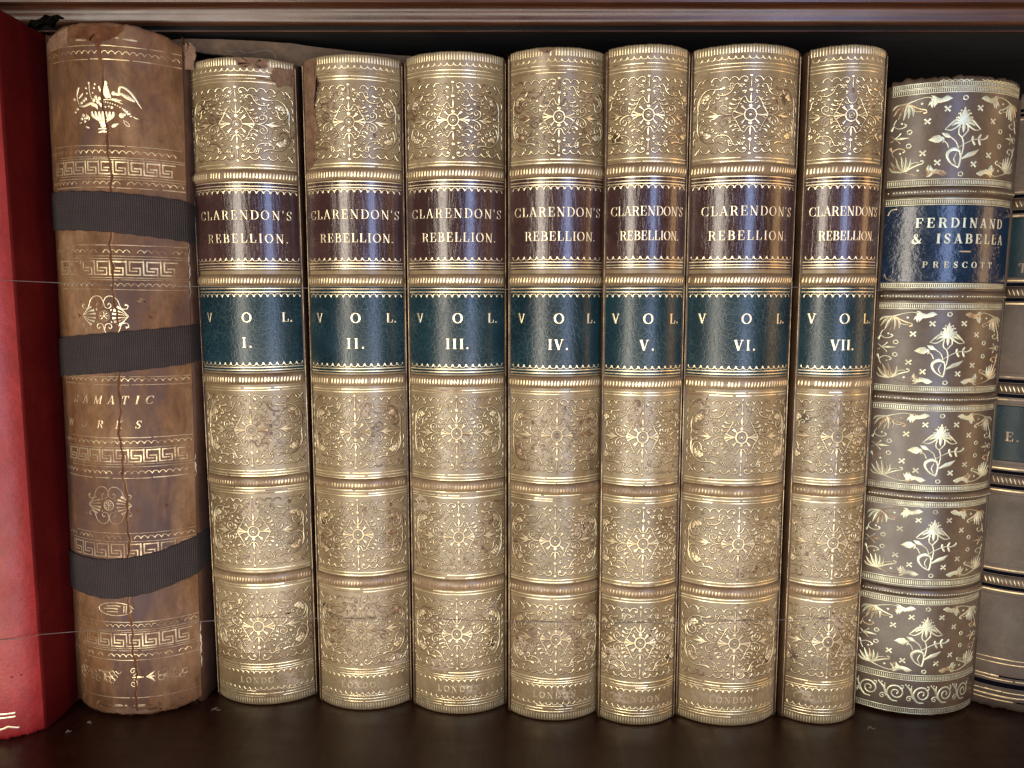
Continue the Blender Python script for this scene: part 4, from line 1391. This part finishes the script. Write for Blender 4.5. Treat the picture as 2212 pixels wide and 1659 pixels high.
patch(pb, MB, rough_outline([(20.4, 221.5), (25.2, 222.0), (26.2, 227.5), (24.8, 230.0), (22.4, 229.4), (20.6, 228.6)], .5, 5, 22), 0, .2)
pb.build('leather_flap', M_SUEDE, root)
pb = PB()     # black cloth scrap at the head of the left joint
r = random.Random(2)
N, K = 16, 9
P = np.zeros((K, N, 3))
for i in range(K):
    for j in range(N):
        a = 2 * math.pi * j / (N - 1)
        u = i / (K - 1)
        rad = math.sin(math.pi * min(max(u, .02), .98)) ** .6 * (1.7 + .6 * math.sin(3 * a + u * 7) + .5 * math.sin(u * 13))
        P[i, j] = (-24.5 + 11.5 * u, 4.0 + rad * math.cos(a), 232.2 + 3.2 * u ** .8 + rad * .75 * math.sin(a) + .5 * math.sin(u * 17))
pb.grid(P)
pb.build('cloth_scrap', M_BLACKRAG, root)


# ---------------------------------------------------------- tapes round the battered book
def tape(zs_top, zs_bot, label, ro):
    """zs_*: (s, z) pairs across the back; the tape runs on round both boards"""
    root = empty('fabric_tape', (DWX, DWY, 0.4), label, 'tape', 'grey woven tapes round the battered book')
    root.rotation_euler = DW_LEAN
    w2 = w / 2 - .15
    path, arc = [], []
    # left side (front to back runs outwards), back, right side
    for y in np.linspace(150, 11, 12):
        path.append((-w2, y)); arc.append(-DW.sm - (y - 9))
    for s in np.linspace(-DW.sm + .3, DW.sm - .3, 41):
        p = DW.M(np.array([s]), np.array([0.]), .45)[0]
        path.append((p[0], p[1])); arc.append(s)
    for y in np.linspace(11, 150, 12):
        path.append((w2, y)); arc.append(DW.sm + (y - 9))
    path = np.array(path); arc = np.array(arc)
    zt = np.interp(arc, *zip(*zs_top)); zb = np.interp(arc, *zip(*zs_bot))
    # smooth the interpolated edges
    for z in (zt, zb):
        for _ in range(6):
            z[1:-1] = (z[:-2] + 2 * z[1:-1] + z[2:]) / 4
    c = np.array([0, 75.])
    rows, uv = [], []
    nrm = np.gradient(path, axis=0); nrm = np.stack([nrm[:, 1], -nrm[:, 0]], 1); nrm /= np.linalg.norm(nrm, axis=1, keepdims=True)
    for k, off in ((0, -.45), (0, .1), (.03, .22), (.25, .25), (.5, .25), (.75, .25), (.97, .22), (1, .1), (1, -.45)):
        z = zb + (zt - zb) * k + (.12 * np.sin(arc * 1.1 + k * 9) if k in (0, 1) else 0)
        q = path + nrm * off
        rows.append(np.c_[q, z]); uv.append(np.stack([arc, z - zb], 1))
    pb = PB()
    pb.grid(np.array(rows), 0, np.array(uv))
    pb.build('webbing', M_WEB, root)


tape([(-60, 181), (-22, 180.4), (0, 180.0), (22, 178.6), (60, 176.5)], [(-60, 168.5), (-22, 168.0), (0, 167.2), (22, 165.2), (60, 162.5)], 'topmost grey woven tape round the battered brown book', 1)
tape([(-60, 129), (-22, 132.0), (0, 134.3), (22, 136.4), (60, 138.5)], [(-60, 116), (-22, 119.0), (0, 121.0), (22, 123.4), (60, 125.5)], 'middle grey woven tape, between the ornament and the faded title of the battered book', 2)
tape([(-60, 57), (-22, 56.6), (-4, 56.6), (10, 58.4), (22, 62.0), (60, 65.5)], [(-60, 43.0), (-22, 43.6), (-4, 42.6), (10, 44.8), (22, 48.4), (60, 51.5)], 'lowest grey woven tape round the foot of the battered brown book', 3)

# ================================================================== tall red book, cut by the left edge of the picture
root = empty('leather_book', (-171.6, 240.6, 0), 'tall bright red leather book standing beside the battered brown book', 'book')
H = 235.6
w = 26.6
sp = Spine(12.7, 6.2, H)
pb = PB()
sp.skin(pb, 0, jag=.3, seed=31, tailjag=.4)
for z, ww in ((9.0, .55), (7.7, .55)):
    fillet(pb, sp, z, ww, 1, s1=6.6)
k = np.linspace(0, 1, 40)
ribbon(pb, sp.M, np.stack([-6 + 13.5 * k, 3.9 + .9 * np.abs(((k * 2.6) % 1) - .5) * 2 - .3], 1), .6, 1, .03, .1)
for c, q in (((9.5, 201.0), .7), ((9.0, 202.2), .4), ((10.2, 200.2), .3)):
    p, ww = dot(c, q)
    ribbon(pb, sp.M, p, ww, 1, .03, .1)
r = random.Random(77)
for i in range(9):
    cx, cz = r.uniform(-2, 11.5), r.uniform(3, 40)
    L = r.uniform(.2, .45)
    patch(pb, sp.M, rough_outline([(cx - L, cz), (cx, cz - L * .7), (cx + L, cz), (cx, cz + L * .6)], .2, 3, 900 + i), 2, .03)
pb.build('spine', [M_RED, M_GOLDBRIGHT, M_REDB], root)
boards_and_pages(root, sp, w, M_REDB, thick=2.6, hgt=H - .3, front=sp.g - .1)

# ================================================================== small things
# torn strip of brown paper lying behind the heads of the first volumes
pts = np.array([(-124, 229), (-121, 233.4), (-113, 234.2), (-100, 234.0), (-88, 233.4), (-76, 232.6), (-66, 231.2), (-52, 229.6), (-38, 228.4), (-22, 227.6), (-6, 226.6), (-3, 224), (-3, 216), (-40, 217), (-40, 223.6),
                (-48, 224.2), (-58, 224.8), (-67, 225.2), (-76, 225.0), (-84, 226.0), (-92, 227.2), (-97, 228.6), (-104, 229.4), (-112, 230.2), (-118, 229.6)])
r = random.Random(6)
fine = []
for i in range(len(pts)):
    a, b = pts[i], pts[(i + 1) % len(pts)]
    n = 5
    am = .28 if i >= 13 else .06
    for k in range(n):
        fine.append(a + (b - a) * k / n + np.array([0, r.uniform(-am, am)]))
fine = np.array(fine)
pb = PB()
n = len(fine)
Yf = lambda x: 273.5 - .012 * (x + 60)
F = np.c_[fine[:, 0], Yf(fine[:, 0]), fine[:, 1]]
B = F + np.array([0, 1.6, 0])
pb.add(np.concatenate([F, B]), [list(range(n))[::-1], [n + i for i in range(n)]] + [[i, (i + 1) % n, n + (i + 1) % n, n + i] for i in range(n)])
strip = empty('torn_strip', (-62, 273, 0), 'torn brown paper strip lying behind the heads of the first three tan volumes', 'paper strip')
o = pb.build('paper', M_SLIP, strip, False)
o.location = tuple(-x for x in strip.location)


def wire(pb, pts, rad, mat=0, n=5):
    p = np.asarray(pts, float)
    t = np.gradient(p, axis=0); t /= np.linalg.norm(t, axis=1, keepdims=True)
    up = np.array([0, 0, 1.])
    a = np.cross(t, up); bad = np.linalg.norm(a, axis=1) < 1e-3
    a[bad] = (1, 0, 0)
    a /= np.linalg.norm(a, axis=1, keepdims=True)
    b = np.cross(t, a)
    rows = [p + rad * (math.cos(x) * a + math.sin(x) * b) for x in np.linspace(0, 2 * math.pi, n + 1)]
    pb.grid(np.array(rows), mat)


pb = PB()
wire(pb, cr([(-93, 271.5, 229.8), (-90, 271.0, 228.6), (-87, 270.6, 228.8), (-83.5, 270.8, 229.4), (-81, 270.2, 228.6), (-79.5, 269.5, 226.4)], 5), .07)
wire(pb, cr([(-97, 271.5, 229.6), (-95, 271.0, 229.0), (-93, 270.6, 229.2)], 4), .07)
o = pb.build('frayed_fibre', M_LINT, strip)
o.location = tuple(-x for x in strip.location)


def strand(pts, label):
    pb = PB()
    wire(pb, np.concatenate([np.linspace(a, b, 6)[:-1] for a, b in zip(pts[:-1], pts[1:])] + [[pts[-1]]]), .105, 0, 6)
    o = pb.build('taut_thread', M_THREAD)
    tag(o, label, 'thread', 'thin threads strung across the books')


strand(np.array([(-260, 238, 152.8), (-172, 239.8, 152.2), (-160.5, 242.2, 151.7), (-157.6, 245.8, 151.5), (-134.4, 252.6, 150.4), (-90, 257, 149.6), (-53, 254, 149.2), (-18, 251.5, 148.9), (14.7, 249.4, 148.8), (43.4, 247.0, 149.0), (75, 246.7, 149.6), (107, 247.6, 149.4), (121.5, 254, 148.5)]), 'upper thin thread stretched across the spines at the blue labels')
strand(np.array([(-260, 239.6, 34.2), (-172, 240.1, 34.9), (-160.5, 242.2, 34.6), (-157.6, 245.8, 34.4), (-134.4, 254.2, 33.1), (-90, 261.6, 33.7), (-53, 258.4, 34.4), (-18, 255.7, 35.2), (14.7, 251.5, 36.2), (43.4, 248.8, 37.2), (75, 248.3, 38.0), (107, 249.5, 38.4), (128, 256.6, 38.4)]), 'lower thin thread stretched across the spines near the foot of the books')


def lint(loc, L, ang, label, rise=.3):
    pb = PB()
    d = np.array([math.cos(ang), math.sin(ang), 0]) * L / 2
    n_ = np.array([-math.sin(ang), math.cos(ang), 0]) * L * .2
    c = np.array([0, 0, .22])
    wire(pb, cr([c - d, c - d * .3 + n_ + (0, 0, rise), c + d * .4 - n_, c + d], 5), .10)
    wire(pb, cr([c - d * .4, c + n_ * 1.4 + (0, 0, rise * 1.5), c + d * .5 + n_], 4), .08)
    o = pb.build('lint_fleck', M_LINT)
    o.location = tuple(x * MM for x in loc)
    tag(o, label, 'lint', 'flecks of lint on the dark shelf')


lint((122.5, 247.5, 0), 3.2, .4, 'pale lint fleck on the shelf in front of the floral book')
lint((-105.5, 259.5, 0), 3.4, .3, 'pale lint fleck on the shelf between the battered book and VOL. I.')
lint((-150.0, 245.5, 0), 1.8, 1.0, 'tiny lint fleck on the shelf in front of the red and battered books')
lint((-146.0, 251.0, 0), 1.6, .1, 'tiny lint fleck on the shelf close under the battered book')
